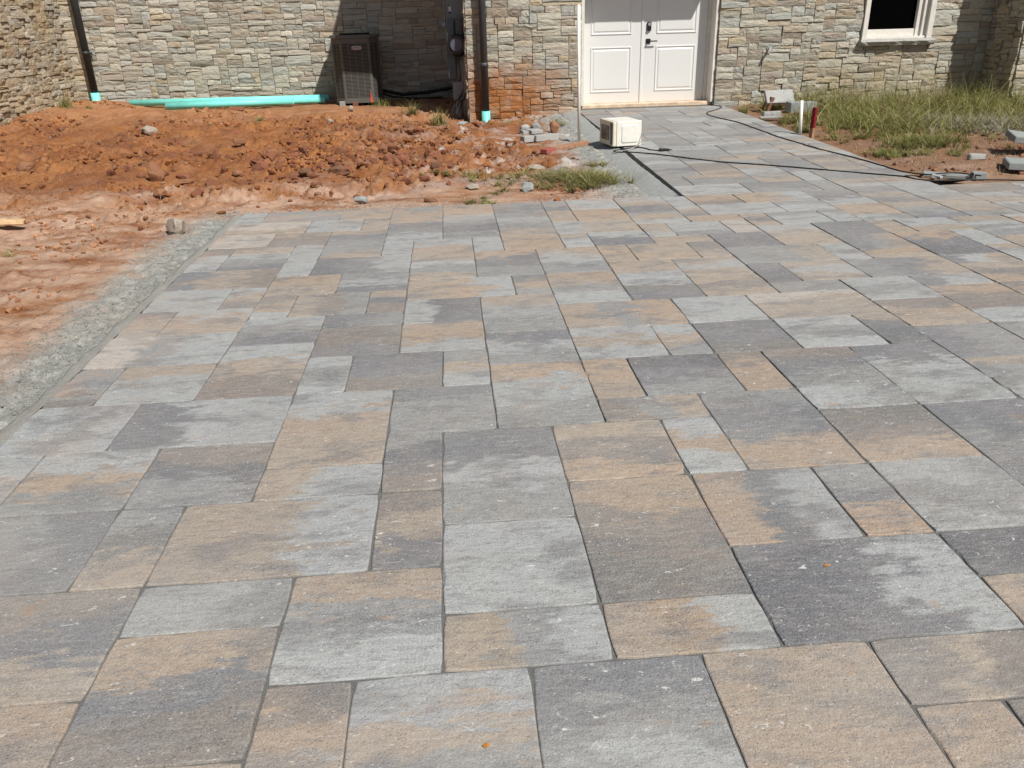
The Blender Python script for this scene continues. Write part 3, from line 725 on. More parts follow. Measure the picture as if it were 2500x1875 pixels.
# ---- double door
door = empty('door', hl(3.05, 11.35, 0.18), parent=house)
def leaf(x0, x1, inner_right):
    o = MB().box(x0-3.05, x1-3.05, 0.0, 0.045, 0.012, 2.05, 0.002).build('door_leaf', M['door'], door)
    return o
def panel(x0, x1, z0, z1):
    # raised moulding, groove and field
    mb = MB(); r = 0.022
    X0, X1, Z0, Z1 = x0-3.05, x1-3.05, z0-0.18, z1-0.18
    bm = mb.bm
    prof = [(0.0, 0.0), (0.004, -0.008), (0.014, -0.010), (0.022, -0.001), (0.034, 0.002), (0.052, -0.007), (0.060, -0.008)]
    rings = []
    for ins, y in prof:
        rings.append([bm.verts.new(p) for p in ((X0+ins, y-0.001, Z0+ins), (X1-ins, y-0.001, Z0+ins), (X1-ins, y-0.001, Z1-ins), (X0+ins, y-0.001, Z1-ins))])
    for a, b in zip(rings, rings[1:]):
        for k in range(4): bm.faces.new((a[k], a[(k+1) % 4], b[(k+1) % 4], b[k]))
    bm.faces.new(rings[-1])
    mb.build('door_panel', M['door'], door)
leaf(2.115, 2.998, True); leaf(3.030, 3.985, False)
for x0, x1 in ((2.245, 2.855), (3.225, 3.825)):
    panel(x0, x1, 0.345, 0.98); panel(x0, x1, 1.145, 2.05)
MB().box(2.998-3.05, 3.030-3.05, -0.012, 0.04, 0.012, 2.05, 0.003).build('astragal', M['door'], door)
# frame, brick mould, threshold
mb = MB()
mb.box(3.988-3.05, 4.045-3.05, -0.03, 0.05, 0.0, 2.10, 0.003); mb.box(4.03-3.05, 4.075-3.05, -0.24, -0.03, 0.0, 2.10, 0.006)
mb.box(2.06-3.05, 2.112-3.05, -0.24, 0.05, 0.0, 2.10, 0.004); mb.box(2.06-3.05, 4.075-3.05, -0.24, 0.05, 2.06, 2.11, 0.004)
mb.build('door_frame', M['trim'], door)
MB().box(2.07-3.05, 4.06-3.05, -0.20, 0.05, -0.045, 0.010, 0.006).build('threshold', M['thresh'], door)
# deadbolt keypad
mb = MB(); mb.box(-0.033, 0.033, -0.028, 0.0, -0.062, 0.062, 0.014, seg=3)
mb.tube([(0, -0.028, -0.028), (0, -0.040, -0.028)], 0.024, 16); mb.build('deadbolt', M['black'], door, loc=(3.11-3.05, 0, 1.245-0.18))
mb = MB()
for k in range(3): mb.box(-0.018, 0.018, -0.032, -0.027, 0.012+k*0.013, 0.020+k*0.013, 0.001)
mb.build('keypad_button', M['badge'], door, loc=(3.11-3.05, 0, 1.245-0.18))
mb = MB(); mb.box(-0.034, 0.034, -0.014, 0.0, -0.034, 0.034, 0.003); mb.tube([(0, 0, 0), (0, -0.06, 0)], 0.012, 12)
mb.tube([(0, -0.055, 0), (0.05, -0.057, 0), (0.125, -0.055, 0)], 0.009, 8); mb.build('lever_handle', M['black'], door, loc=(3.105-3.05, 0, 1.045-0.18))

# ---- window
win = empty('window', hl(6.80, 11.15, 0.98), parent=house)
mb = MB()   # outer casing
mb.box(-0.54, -0.47, -0.055, 0.05, 0.0, 1.1, 0.004); mb.box(0.45, 0.53, -0.055, 0.05, 0.0, 1.1, 0.004); mb.box(-0.54, 0.53, -0.055, 0.05, 1.08, 1.14, 0.004)
mb.box(-0.47, 0.45, -0.03, 0.09, 0.0, 0.035, 0.004)
mb.build('window_frame', M['trim'], win)
mb = MB()
mb.box(0.38, 0.45, 0.0, 0.10, 0.03, 1.08, 0.003); mb.box(0.31, 0.38, 0.035, 0.12, 0.03, 1.08, 0.003)
mb.box(-0.47, -0.45, 0.0, 0.12, 0.03, 1.08, 0.002); mb.box(-0.45, 0.31, 0.05, 0.12, 0.035, 0.135, 0.004)
mb.build('sash', M['trim'], win)
MB().box(-0.46, 0.33, 0.10, 0.11, 0.12, 1.08).build('pane', M['pane'], win)
V_, F_ = [], []; rn = random.Random(5); n = 16     # rock faced sill
for i in range(n+1):
    x = -0.57+1.13*i/n; w = rn.uniform(-.010, .006)
    for (y, z) in ((0.05, 0.0), (-0.095+w, 0.003), (-0.125+rn.uniform(-.01, .01), -0.03), (-0.10+rn.uniform(-.012, .012), -0.062), (-0.085+w, -0.085+rn.uniform(-.006, .006)), (0.05, -0.09)): V_.append((x, y, z))
for i in range(n):
    for k in range(5): F_.append((i*6+k, i*6+k+1, (i+1)*6+k+1, (i+1)*6+k))
F_.append(tuple(range(5, -1, -1))); F_.append(tuple(n*6+k for k in range(6)))
mesh_obj('window_sill', V_, F_, M['sill'], win)

# ---- downspouts
def spout(x, y, zb, zc, r, label, mt='bronze'):
    e = empty('downspout', hl(x, y, 0), parent=house); e['label'] = label
    mb = MB(); mb.tube([(0, 0, zc-0.02), (0, 0, 4.0)], r, 20); mb.build('pipe', M[mt], e)
    mb = MB(); mb.tube([(0, 0, zc+0.60), (0, 0, zc+0.66)], r+0.005, 20); mb.box(-r-0.01, r+0.01, 0, 0.09, zc+0.60, zc+0.64); mb.build('bracket', M[mt], e)
    bm = bmesh.new(); n = 22; rr = r+0.010; ring = [[], []]
    for k in range(n):
        a = 2*math.pi*k/n; jag = 0.03*abs(math.sin(a*2.5)) if zb < 0.1 else 0
        ring[0].append(bm.verts.new((rr*math.cos(a), rr*math.sin(a), zb-0.12+jag))); ring[1].append(bm.verts.new((rr*math.cos(a), rr*math.sin(a), zc)))
    for k in range(n): bm.faces.new((ring[0][k], ring[0][(k+1) % n], ring[1][(k+1) % n], ring[1][k])).smooth = True
    bm.faces.new(ring[1])
    me = bpy.data.meshes.new('drain_adapter'); bm.to_mesh(me); bm.free(); me.materials.append(M['pipe'])
    link(bpy.data.objects.new('drain_adapter', me), e)
M['bronze_grey'] = mat_plain('grey_bronze_gutter', C(.055, .056, .060), 0.5, 0.4, var=0.18, sc=5)
spout(0.640, 10.965, 0.02, 0.175, 0.052, 'dark round downspout near the clay stained stone corner', 'bronze_grey')
spout(-5.955, 13.76, 0.20, 0.43, 0.060, 'dark downspout in the far left corner of the wall')
# stub pipe high on the wall between door and window
mb = MB(); mb.tube([(0, 0.02, 0), (0, -0.05, 0.01), (-0.02, -0.085, -0.005), (-0.045, -0.10, -0.05), (-0.05, -0.10, -0.08)], 0.018, 8)
mb.tube([(0, 0.0, 0), (0, -0.02, 0)], 0.04, 10)
mb.build('wall_outlet', M['conduit'], house, loc=hl(4.86, 11.08, 0.90))

# ------------------------------------------------------------------ condenser
ac = empty('air_conditioner', (-1.40, 13.38, 0.135)); tag(ac, 'grey brown outdoor condenser unit with slotted sides standing against the shaded back wall', 'air conditioner')
def prism(name, P, z0, z1, m, parent, taper=1.0):
    n = len(P); V_ = [(x, y, z0) for x, y in P]+[(x*taper, y*taper, z1) for x, y in P]
    F_ = [(k, (k+1) % n, n+(k+1) % n, n+k) for k in range(n)]+[tuple(range(n-1, -1, -1)), tuple(range(n, 2*n))]
    return mesh_obj(name, V_, F_, m, parent)
def octa(w, d, c, r=0.03):
    """plan with big cut corners, each slightly rounded"""
    base = [(w/2, -d/2+c), (w/2, d/2-c), (w/2-c, d/2), (-w/2+c, d/2), (-w/2, d/2-c), (-w/2, -d/2+c), (-w/2+c, -d/2), (w/2-c, -d/2)]
    out = []; n = len(base)
    for k in range(n):
        p0, p1, p2 = Vector(base[k-1]), Vector(base[k]), Vector(base[(k+1) % n])
        a = (p0-p1).normalized(); b = (p2-p1).normalized()
        for t in (0, .5, 1): out.append(tuple(p1+a*r*(1-t)**2+b*r*t**2))
    return out
W_, D_, CH = 0.76, 0.70, 0.15; Hh = 1.05
ang = math.radians(3)
ac.rotation_euler = (0, 0, ang)
prism('base_pan', octa(W_+0.03, D_+0.03, CH), 0.045, 0.105, M['ac'], ac)
prism('coil', octa(W_-0.05, D_-0.05, CH-0.01), 0.105, Hh, M['ac_dark'], ac)
FC = [((-W_/2, D_/2-CH), (-W_/2, -D_/2+CH), 3), ((-W_/2, -D_/2+CH), (-W_/2+CH, -D_/2), 2), ((-W_/2+CH, -D_/2), (W_/2-CH, -D_/2), 4), ((W_/2-CH, -D_/2), (W_/2, -D_/2+CH), 2), ((W_/2, -D_/2+CH), (W_/2, D_/2-CH), 3)]
for (a_, b_, cols) in FC:
    a_ = Vector(a_); b_ = Vector(b_); L = (b_-a_).length; mid = (a_+b_)/2; half = L/2-0.020; mb = MB(); n = 40
    z0, z1 = 0.125, Hh-0.085
    for k in range(n+1):
        z = z0+(z1-z0)*k/n; mb.box(-half, half, -0.004, 0.010, z-0.0056, z+0.0056)
    for k in range(cols+1):
        x = -half+2*half*k/cols; mb.box(x-0.004, x+0.004, -0.0045, 0.008, z0, z1)
    mb.box(-half, half, -0.005, 0.012, z1+0.008, Hh); mb.box(-half, half, -0.005, 0.012, 0.10, z0-0.007)
    o = mb.build('louvre_panel', M['ac'], ac, loc=(mid.x, mid.y, 0)); d_ = (b_-a_); o.rotation_euler = (0, 0, math.atan2(d_.y, d_.x))
for (p0, p1, p2) in ((FC[0][0], FC[0][1], FC[1][1]), (FC[1][0], FC[1][1], FC[2][1]), (FC[2][0], FC[2][1], FC[3][1]), (FC[3][0], FC[3][1], FC[4][1])):
    p0, p1, p2 = Vector(p0), Vector(p1), Vector(p2); a = (p0-p1).normalized()*0.022; b = (p2-p1).normalized()*0.022; mb = MB()
    out_ = p1.normalized()*0.006; ring = [p1+a*(1-t)**2+b*t**2+out_ for t in (0, .25, .5, .75, 1)]
    v0 = [mb.bm.verts.new((q.x, q.y, 0.10)) for q in ring]; v1 = [mb.bm.verts.new((q.x, q.y, Hh)) for q in ring]
    for k in range(4): mb.bm.faces.new((v0[k], v0[k+1], v1[k+1], v1[k])).smooth = True
    mb.build('corner_post', M['ac'], ac)
prism('top_cover', octa(W_+0.05, D_+0.05, CH), Hh, Hh+0.045, M['ac'], ac, 0.985)
mb = MB(); mb.tube([(0, 0, Hh+0.04), (0, 0, Hh+0.07)], 0.25, 28); mb.build('fan_guard', M['ac_dark'], ac)
# badge with its lettering
bd = empty('badge', (0.03, -D_/2-0.006, Hh-0.15), parent=ac)
n = 28; P = []
for k in range(n):
    a = 2*math.pi*k/n; P.append((0.083*math.copysign(abs(math.cos(a))**0.5, math.cos(a)), 0.029*math.copysign(abs(math.sin(a))**0.7, math.sin(a))))
V_ = [(x, 0, z) for x, z in P]+[(x*0.93, -0.008, z*0.9) for x, z in P]
mesh_obj('badge_plate', V_, [(k, (k+1) % n, n+(k+1) % n, n+k) for k in range(n)]+[tuple(range(n, 2*n))], M['badge'], bd)
def text_obj(txt, size, m, parent, loc, rot, name='lettering', sx=1.0):
    cu = bpy.data.curves.new(name, 'FONT'); cu.body = txt; cu.size = size; cu.align_x = 'CENTER'; cu.align_y = 'CENTER'; cu.extrude = 0.0006; cu.offset = size*0.02
    to = bpy.data.objects.new(name, cu); COL.objects.link(to); dg = bpy.context.evaluated_depsgraph_get(); dg.update()
    me = bpy.data.meshes.new_from_object(to.evaluated_get(dg)); bpy.data.objects.remove(to)
    me.materials.clear(); me.materials.append(m)
    o = bpy.data.objects.new(name, me); o.location = loc; o.rotation_euler = rot; o.scale = (sx, 1, 1); return link(o, parent)
text_obj('LENNOX', 0.036, M['badge_red'], bd, (-0.002, -0.0095, 0), (math.pi/2, 0, 0), sx=0.98)
# blocks under the condenser
for k, (bx, by, mm, lab) in enumerate(((-1.67, 12.99, 'greystone', 'small grey block propping the left front corner of the condenser'), (-1.46, 13.05, 'brownstone', 'brown block in the shade beneath the middle of the condenser'))):
    z = float(soil(bx, by, False)); o = MB().box(-.045, .045, -.05, .05, -0.03, 0.155-z+0.045 if k else 0.075, 0.004).build('prop_block', M[mm], None, (bx, by, z)); tag(o, lab, 'block')
o = MB().box(-.33, .33, -.29, .29, -0.05, 0.055).build('shade_pad', M['darkgap'], None, (-1.41, 13.42, 0.145)); tag(o, 'blackened pad painting the shade in the gap right beneath the condenser', 'pad')  # near-black block, the shade of the gap under the unit put into its colour
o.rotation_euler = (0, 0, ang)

# ------------------------------------------------------------------ electric meter and boxes on the side of the wing
el = empty('electric_meter', (0.40, 11.55, 0.0)); tag(el, 'grey electric service box with round meter and conduits in the dark corner', 'electric meter')
pn = MB().box(-0.28, -0.02, 0.02, 0.42, 0.86, 1.70, 0.006).build('service_box', M['panel'], el)
MB().box(-0.290, -0.281, 0.0, 0.44, 0.84, 1.72, 0.002).build('box_door', M['conduit'], el)
MB().box(-0.275, -0.16, -0.10, 0.018, 0.60, 1.42, 0.006).build('breaker_box', M['panel2'], el)
MB().box(-0.14, -0.04, -0.10, 0.018, 0.95, 1.41, 0.006).build('breaker_box', M['panel2'], el)
mt = MB(); mt.tube([(-0.115, -0.09, 1.08), (-0.135, -0.22, 1.075)], 0.125, 28); mt = mt.build('meter', M['black'], el)
mb = MB(); mb.tube([(-0.136, -0.221, 1.075), (-0.139, -0.245, 1.074)], 0.088, 28); mb.build('meter_face', M['glass_meter'], mt)
mb = MB()
for k in range(3): mb.tube([(-0.135+0.01*k+0.135*math.cos(a), -0.20+0.012*k, 1.07-0.01*k+0.14*math.sin(a)) for a in [i*2*math.pi/26 for i in range(27)]], 0.008, 6)
mb.build('cable_coil', M['cable'], mt)
mb = MB(); mb.box(-0.22, -0.05, -0.08, 0.03, 0.30, 0.56, 0.008); mb.build('junction_box', M['panel'], el)
mb = MB(); mb.tube([(-0.13, 0.02, 0.56), (-0.13, 0.02, 0.86)], 0.035, 12); mb.build('conduit', M['conduit'], el)
mb = MB(); mb.tube([(-0.14, -0.02, 0.30), (-0.15, -0.02, -0.05)], 0.05, 12); mb.build('conduit', M['conduit'], el)
for x, y, r in ((-0.075, -0.06, .011), (-0.045, -0.085, .012), (-0.02, -0.07, .010), (-0.01, -0.12, .012), (-0.03, -0.14, .009)):
    mb = MB(); mb.tube([(x, y, 1.0), (x+0.01, y-0.01, 0.6), (x+0.015, y+0.01, 0.2), (x+0.03, y-0.03, -0.06)], r, 8); mb.build('conduit', M['conduit'], el)
mb = MB()
for k in range(6):
    a = rng.uniform(-.1, .1); mb.tube([(-0.05+a*.3, -0.10, 0.45-0.03*k), (-0.11+a, -0.16, 0.28), (-0.20+a, -0.22-0.03*k, 0.10), (-0.26+a, -0.26, 0.03+0.01*k), (-0.16+a, -0.30, -0.02)], 0.005, 5)
mb.build('loose_wire', M['cable'], el)
mb = MB(); mb.tube([(-0.283-0.0, -0.01, 0.80), (-0.283, -0.01, 1.68)], 0.004, 6); mb.tube([(-0.262, -0.01, 0.80), (-0.262, -0.01, 1.68)], 0.004, 6); mb.build('seal_wire', M['conduit'], el)
MB().box(-0.226, -0.188, 0.0155, 0.0195, 1.52, 1.585).build('sticker', M['sticker'], el)
MB().box(-0.226, -0.190, 0.0145, 0.0195, 1.49, 1.518).build('sticker', M['sticker_blue'], el)
MB().box(-0.235, -0.200, 0.0145, 0.0195, 1.588, 1.612).build('sticker', M['sticker_green'], el)
o = MB().box(-0.325, -0.292, -0.012, -0.004, 1.33, 1.375).build('wire_tag', M['tag_blue'], el)
# dark conduit line running along the foot of the shaded wall
mb = MB(); mb.tube([(-1.08, 13.55, 0.34), (-0.7, 13.70, 0.24), (-0.2, 13.72, 0.27), (0.15, 13.6, 0.33), (0.30, 13.2, 0.36)], 0.028, 8)
mb.tube([(-1.08, 13.5, 0.30), (-0.85, 13.3, 0.24), (-0.5, 13.3, 0.20), (0.0, 13.2, 0.21)], 0.016, 8)
o = mb.build('refrigerant_line', M['cable']); tag(o, 'black insulated pipe running low along the shaded wall right of the condenser', 'pipe')

# ------------------------------------------------------------------ pipes on the clay
def pipe(p0, p1, r, label, grp='teal sewer pipes lying along the back wall'):
    p0, p1 = Vector(p0), Vector(p1); L = (p1-p0).length; bm = bmesh.new(); n = 24
    prof = [(0, r), (0.09, r), (0.11, r), (L, r)]
    rings = []
    for x, rr in ((0.06, r-0.005), (0, r-0.005), (0, r), (L, r), (L, r-0.005), (L-0.06, r-0.005)):
        rings.append([bm.verts.new((x, rr*math.cos(2*math.pi*k/n), rr*math.sin(2*math.pi*k/n))) for k in range(n)])
    for a, b in zip(rings, rings[1:]):
        for k in range(n): bm.faces.new((a[k], a[(k+1) % n], b[(k+1) % n], b[k])).smooth = True
    bmesh.ops.recalc_face_normals(bm, faces=bm.faces[:])
    me = bpy.data.meshes.new('drain_pipe'); bm.to_mesh(me); bm.free(); me.materials.append(M['pipe'])
    for e in me.edges: pass
    o = bpy.data.objects.new('drain_pipe', me); o.location = p0
    o.rotation_euler = (p1-p0).to_track_quat('X', 'Z').to_euler(); link(o); tag(o, label, 'pipe', grp)
pipe((-5.32, 13.55, 0.255), (-1.97, 13.62, 0.235), 0.054, 'teal drain pipe nearest the back wall, the longest of the three')
pipe((-4.66, 13.32, 0.215), (-2.02, 13.44, 0.215), 0.050, 'teal drain pipe in the middle, mostly hidden by the one in front of it')
pipe((-4.60, 13.12, 0.215), (-2.52, 13.22, 0.230), 0.054, 'teal drain pipe in front of the others with open left end')

# ------------------------------------------------------------------ rocks and debris
def rock(x, y, sx, sy, sz, m, name, label, cat='rock', seed=1, flat=False, rz=0.0, dz=0.0, sub=2, grp=None, z=None):
    bm = bmesh.new(); bmesh.ops.create_icosphere(bm, subdivisions=sub, radius=1.0); r_ = random.Random(seed)
    planes = [(Vector((r_.gauss(0, 1), r_.gauss(0, 1), r_.gauss(0, 1))).normalized(), r_.uniform(0.55, 0.85)) for _ in range(9)]
    for v in bm.verts:
        for n_, d in planes:
            k = v.co.dot(n_)
            if k > d: v.co -= (k-d)*n_
        v.co = Vector((v.co.x*sx/2*1.2, v.co.y*sy/2*1.2, v.co.z*sz/2*1.2)) + Vector((r_.uniform(-1, 1), r_.uniform(-1, 1), r_.uniform(-1, 1)))*min(sx, sy, sz)*0.055
    me = bpy.data.meshes.new(name); bm.to_mesh(me); bm.free(); me.materials.append(m)
    o = bpy.data.objects.new(name, me); zz = float(soil(x, y, False)) if z is None else z
    o.location = (x, y, zz+sz*0.25+dz); o.rotation_euler = (r_.uniform(-.15, .15), r_.uniform(-.15, .15), rz); link(o)
    tag(o, label, cat, grp); return o
def block(x, y, w, d, h, m, name, label, cat='block', rot=(0, 0, 0), dz=0.0, bev=0.006, z=None, grp=None, seed=3):
    mb = MB(); mb.box(-w/2, w/2, -d/2, d/2, 0, h, bev); r_ = random.Random(seed)
    for v in mb.bm.verts: v.co += Vector((r_.uniform(-1, 1), r_.uniform(-1, 1), r_.uniform(-1, 1)))*bev*0.5
    zz = float(soil(x, y, False)) if z is None else z
    o = mb.build(name, m, None, (x, y, zz+dz), rot); tag(o, label, cat, grp); return o
rock(-2.01, 4.78, .17, .14, .16, M['palestone'], 'boulder', 'round rock with a white top sitting at the corner of the grey stone dust', seed=11, dz=.01)
rock(-2.83, 6.90, .17, .10, .20, M['redstone'], 'rock', 'upright flat clay stained rock in the middle of the red soil', seed=12, dz=.02, rz=.3)
rock(-2.52, 6.80, .18, .09, .05, M['redstone'], 'rock', 'flat long rock lying just right of the upright clay stained rock', seed=13)
rock(-3.94, 10.20, .20, .13, .12, M['palestone'], 'rock', 'whitish rock half buried on the left clay mound', seed=14, dz=.02)
rock(-1.54, 10.37, .09, .07, .08, M['palestone'], 'rock', 'small round white stone on bare soil below the condenser', seed=15, dz=.01)
rock(-1.18, 11.3, .13, .09, .06, M['palestone'], 'rock', 'pale flat stone right of the round white stone', seed=16)
rock(-1.45, 12.2, .09, .07, .08, M['palestone'], 'rock', 'angular pale stone lit by sun in front of the condenser', seed=17, dz=.02)
rock(-1.86, 7.80, .12, .10, .12, M['redstone'], 'rock', 'reddish upright rock in the clods near the middle mound', seed=18, dz=.02)
rock(-1.0, 6.75, .20, .12, .10, M['brownstone'], 'rock', 'brown pointed rock above the dark hole in the clay', seed=19, dz=.02)
rock(-1.34, 6.80, .13, .10, .09, M['brownstone'], 'rock', 'brown rock left of the pointed rock', seed=20, dz=.02)
rock(-0.72, 5.72, .12, .08, .07, M['greystone'], 'rock', 'grey concrete lump close to the back edge of the paving', seed=21)
rock(-0.10, 5.55, .11, .06, .06, M['brownstone'], 'rock', 'dark brown stone on the dusty strip behind the paving', seed=22)
rock(0.27, 5.98, .13, .09, .05, M['palestone'], 'rock', 'crumbled white mortar lump left of the weeds', seed=23)
rock(0.75, 5.78, .12, .09, .10, M['greystone'], 'rock', 'grey mortar lump in front of the weeds', seed=24)
rock(1.12, 6.50, .22, .14, .12, M['palestone'], 'rock', 'pale grey lump of concrete in the weeds by the path edging', seed=25)
rock(-4.30, 7.45, .17, .11, .12, M['redstone'], 'rock', 'reddish rock at the far left of the soil', seed=26, dz=.02)
rock(-2.52, 6.05, .11, .08, .07, M['redstone'], 'rock', 'clay coloured rock left of the trodden pink soil', seed=27)
rock(0.28, 10.75, .20, .16, .08, M['greystone'], 'rock', 'dark grey rubble piece at the foot of the meter', seed=28)
rock(0.95, 6.9, .16, .1, .05, M['palestone'], 'rock', 'chalky white crust on the soil behind the weeds', seed=29)
rock(-0.42, 9.25, .13, .09, .07, M['redstone'], 'rock', 'small red rock on the right hand mound', seed=30)
rock(-2.05, 7.0, .10, .08, .07, M['redstone'], 'rock', 'rounded red rock below the reddish upright rock', seed=31, dz=.01)
rock(-2.7, 9.9, .06, .05, .05, M['pinkpaint'], 'rock', 'tiny pink red chip on the clay below the pipes', seed=32)
rock(-0.55, 7.1, .10, .08, .05, M['brownstone'], 'rock', 'flat brown stone right of the big clods', seed=33)
block(-3.30, 12.55, .20, .09, .055, M['redstone'], 'brick', 'loose clay stained brick lying in front of the teal pipes', 'brick', rot=(0, 0, -.05), dz=.03)
block(-2.49, 9.05, .14, .10, .05, M['redstone'], 'brick', 'small tan stone block on the clay below the pipes', 'brick', rot=(.1, 0, .3), dz=.04)
block(-0.06, 7.0, .11, .07, .05, M['brownstone'], 'brick', 'grey brown cut stone right of the rubble clods', 'brick', rot=(0, .1, .1), dz=.02)
block(-3.46, 5.22, .26, .09, .035, M['pinewood'], 'lumber_offcut', 'bright pine offcut at the far left edge of the soil', 'lumber', rot=(0, .08, .25), dz=.04)
# broken stones and cut pavers near the door
block(1.02, 8.48, .16, .11, .07, M['slab'], 'cut_paver', 'short cut grey paver left of the longer one by the soil', 'paver', rot=(0, 0, .45), dz=.01, grp='cut pavers dumped left of the path')
block(1.24, 8.50, .30, .10, .07, M['slab'], 'cut_paver', 'long cut grey paver right beside the shorter one', 'paver', rot=(0, 0, .32), dz=.015, grp='cut pavers dumped left of the path')
block(1.12, 9.08, .26, .16, .045, M['slab'], 'broken_stone', 'flat grey slab in the pile of broken stones', 'stone', rot=(.05, 0, .2), dz=.02, grp='broken stones left of the path')
rock(1.06, 9.42, .13, .10, .11, M['slab'], 'broken_stone', 'pale angular stone at the left of the broken pile', 'stone', 41, grp='broken stones left of the path', dz=.02)
rock(1.22, 9.50, .13, .10, .12, M['greystone'], 'broken_stone', 'darker grey stone leaning at the back of the broken pile', 'stone', 42, grp='broken stones left of the path', dz=.02)
rock(1.42, 9.15, .14, .12, .15, M['redstone'], 'broken_stone', 'orange tan stone at the right of the broken pile', 'stone', 43, grp='broken stones left of the path', dz=.03)
# painted board
bo = empty('timber_board', (1.395, 7.86, float(soil(1.4, 7.86, False))+0.035), 0.79); tag(bo, 'weathered timber board with one end painted red lying on the soil', 'board')
MB().box(-0.25, 0.38, -0.045, 0.045, -0.02, 0.025, 0.004).build('timber', M['wood'], bo)
MB().box(-0.42, -0.251, -0.046, 0.046, -0.021, 0.026, 0.004).build('painted_end', M['pinkpaint'], bo)
# poles and stake
def pole(x, y, h, r, m, label, lean=(0, 0), name='pvc_pole'):
    z = float(pz(y))-0.06; mb = MB(); mb.tube([(0, 0, 0), (lean[0], lean[1], h)], r, 14); o = mb.build(name, m, None, (x, y, z)); tag(o, label, 'pole'); return o
pole(1.605, 8.30, 1.50, 0.0185, M['pvc'], 'tall white plastic pole standing by the left jamb of the double door', (-0.012, 0.02))
pole(4.215, 8.14, 0.43, 0.0185, M['pvc'], 'short white plastic pole left of the red stake', (-0.03, 0.0))
st = empty('marker_stake', (4.27, 7.96, 0.0)); tag(st, 'square wooden stake painted dark red at the right edge of the path', 'stake')
mb = MB(); mb.box(-.022, .022, -.022, .022, 0.15, 0.375, 0.002); mb.build('red_top', M['red'], st, rot=(0, 0.03, 0.6))
mb = MB(); mb.box(-.0215, .0215, -.0215, .0215, 0.0, 0.15, 0.002); mb.build('bare_foot', M['wood'], st, rot=(0, 0.03, 0.6))

# ------------------------------------------------------------------ microwave
mz = float(pz(7.8))+0.012
P0 = Vector((1.915, 7.615)); P1 = Vector((2.195, 7.635)); P2 = Vector((1.795, 8.03))
mw = empty('microwave', (P0.x, P0.y, mz), 0.0); tag(mw, 'small cream microwave oven standing on the left edge of the path', 'microwave')
mw.rotation_euler = (0, 0, 0)
ex = (P1-P0); ey = (P2-P0); Lx, Ly = ex.length, ey.length; ux_, uy_ = ex.normalized(), ey.normalized()
perp = Vector((-ux_.y, ux_.x)); ey = perp*Ly; th = math.atan2(ux_.y, ux_.x); mw.rotation_euler = (0, 0, th+0.10)
Hm = 0.262
MB().box(0.0, Lx+0.01, 0, Ly, 0, Hm, 0.006, seg=2).build('casing', M['micro'], mw)
mb = MB(); mb.box(-0.045, -0.001, 0.0, Ly, 0.0, Hm, 0.012, seg=2); mb.build('front', M['micro_front'], mw)
mb = MB(); mb.box(-0.049, -0.0451, 0.12, Ly-0.07, 0.055, Hm-0.055, 0.004); mb.build('door_window', M['brown_glass'], mw)
mb = MB(); mb.box(-0.0495, -0.0452, 0.018, 0.085, 0.02, Hm-0.02, 0.003); mb.build('control_panel', M['black'], mw)
mb = MB()
for k in range(6):
    for q in range(3): mb.box(-0.0515, -0.0495, 0.026+q*0.019, 0.040+q*0.019, 0.035+k*0.023, 0.050+k*0.023)
mb.build('key', M['conduit'], mw)
mb = MB(); mb.box(-0.0515, -0.0495, 0.028, 0.078, 0.19, 0.225); mb.build('display', M['brown_glass'], mw)
# pressed panel on the side
mb = MB(); bm = mb.bm
def rr(x0, x1, z0, z1, r, y, n=4):
    out = []
    for cx, cz, a0 in ((x1-r, z1-r, 0), (x0+r, z1-r, 90), (x0+r, z0+r, 180), (x1-r, z0+r, 270)):
        for k in range(n+1):
            a = math.radians(a0+90*k/n); out.append(bm.verts.new((cx+r*math.cos(a), y, cz+r*math.sin(a))))
    return out
A_ = rr(0.055, Lx-0.03, 0.035, Hm-0.04, 0.02, -0.0005); B_ = rr(0.060, Lx-0.035, 0.040, Hm-0.045, 0.018, -0.0075); C_ = rr(0.066, Lx-0.041, 0.046, Hm-0.051, 0.015, -0.0085)
n = len(A_)
for a, b in ((A_, B_), (B_, C_)):
    for k in range(n): bm.faces.new((a[k], a[(k+1) % n], b[(k+1) % n], b[k]))
bm.faces.new(C_); mb.build('pressed_side', M['micro'], mw)
mb = MB()
for x, y in ((0.02, 0.03), (Lx-0.03, 0.03), (0.02, Ly-0.03), (Lx-0.03, Ly-0.03)): mb.box(x-.01, x+.01, y-.01, y+.01, -0.013, 0.0)
mb.build('foot', M['black'], mw)

# ------------------------------------------------------------------ cables
def smooth_pts(pts, n=10):
    pts = [Vector(p) for p in pts]; out = []
    for i in range(len(pts)-1):
        p0 = pts[max(i-1, 0)]; p1 = pts[i]; p2 = pts[i+1]; p3 = pts[min(i+2, len(pts)-1)]
        for k in range(n):
            t = k/n; out.append(0.5*((2*p1)+(-p0+p2)*t+(2*p0-5*p1+4*p2-p3)*t*t+(-p0+3*p1-3*p2+p3)*t**3))
    out.append(pts[-1]); return out
def gz(y, off=0.006): return float(pz(y))+off
def cable(pts, r, name, label, m='cable', n=10, par=None):
    pp = []
    for p in pts: pp.append((p[0], p[1], gz(p[1], r+0.001) if len(p) == 2 else p[2]))
    sp_ = smooth_pts(pp, n); w = random.Random(len(pts)*13)
    sp_ = [p+Vector((w.uniform(-1, 1), w.uniform(-1, 1), 0))*0.0035 for p in sp_]
    mb = MB(); mb.tube(sp_, r, 7); o = mb.build(name, M[m])
    if par is None: tag(o, label, 'cable')
    else: o.parent = par; o.matrix_parent_inverse = (Matrix.Translation(par.location) @ par.rotation_euler.to_matrix().to_4x4()).inverted()
    return o
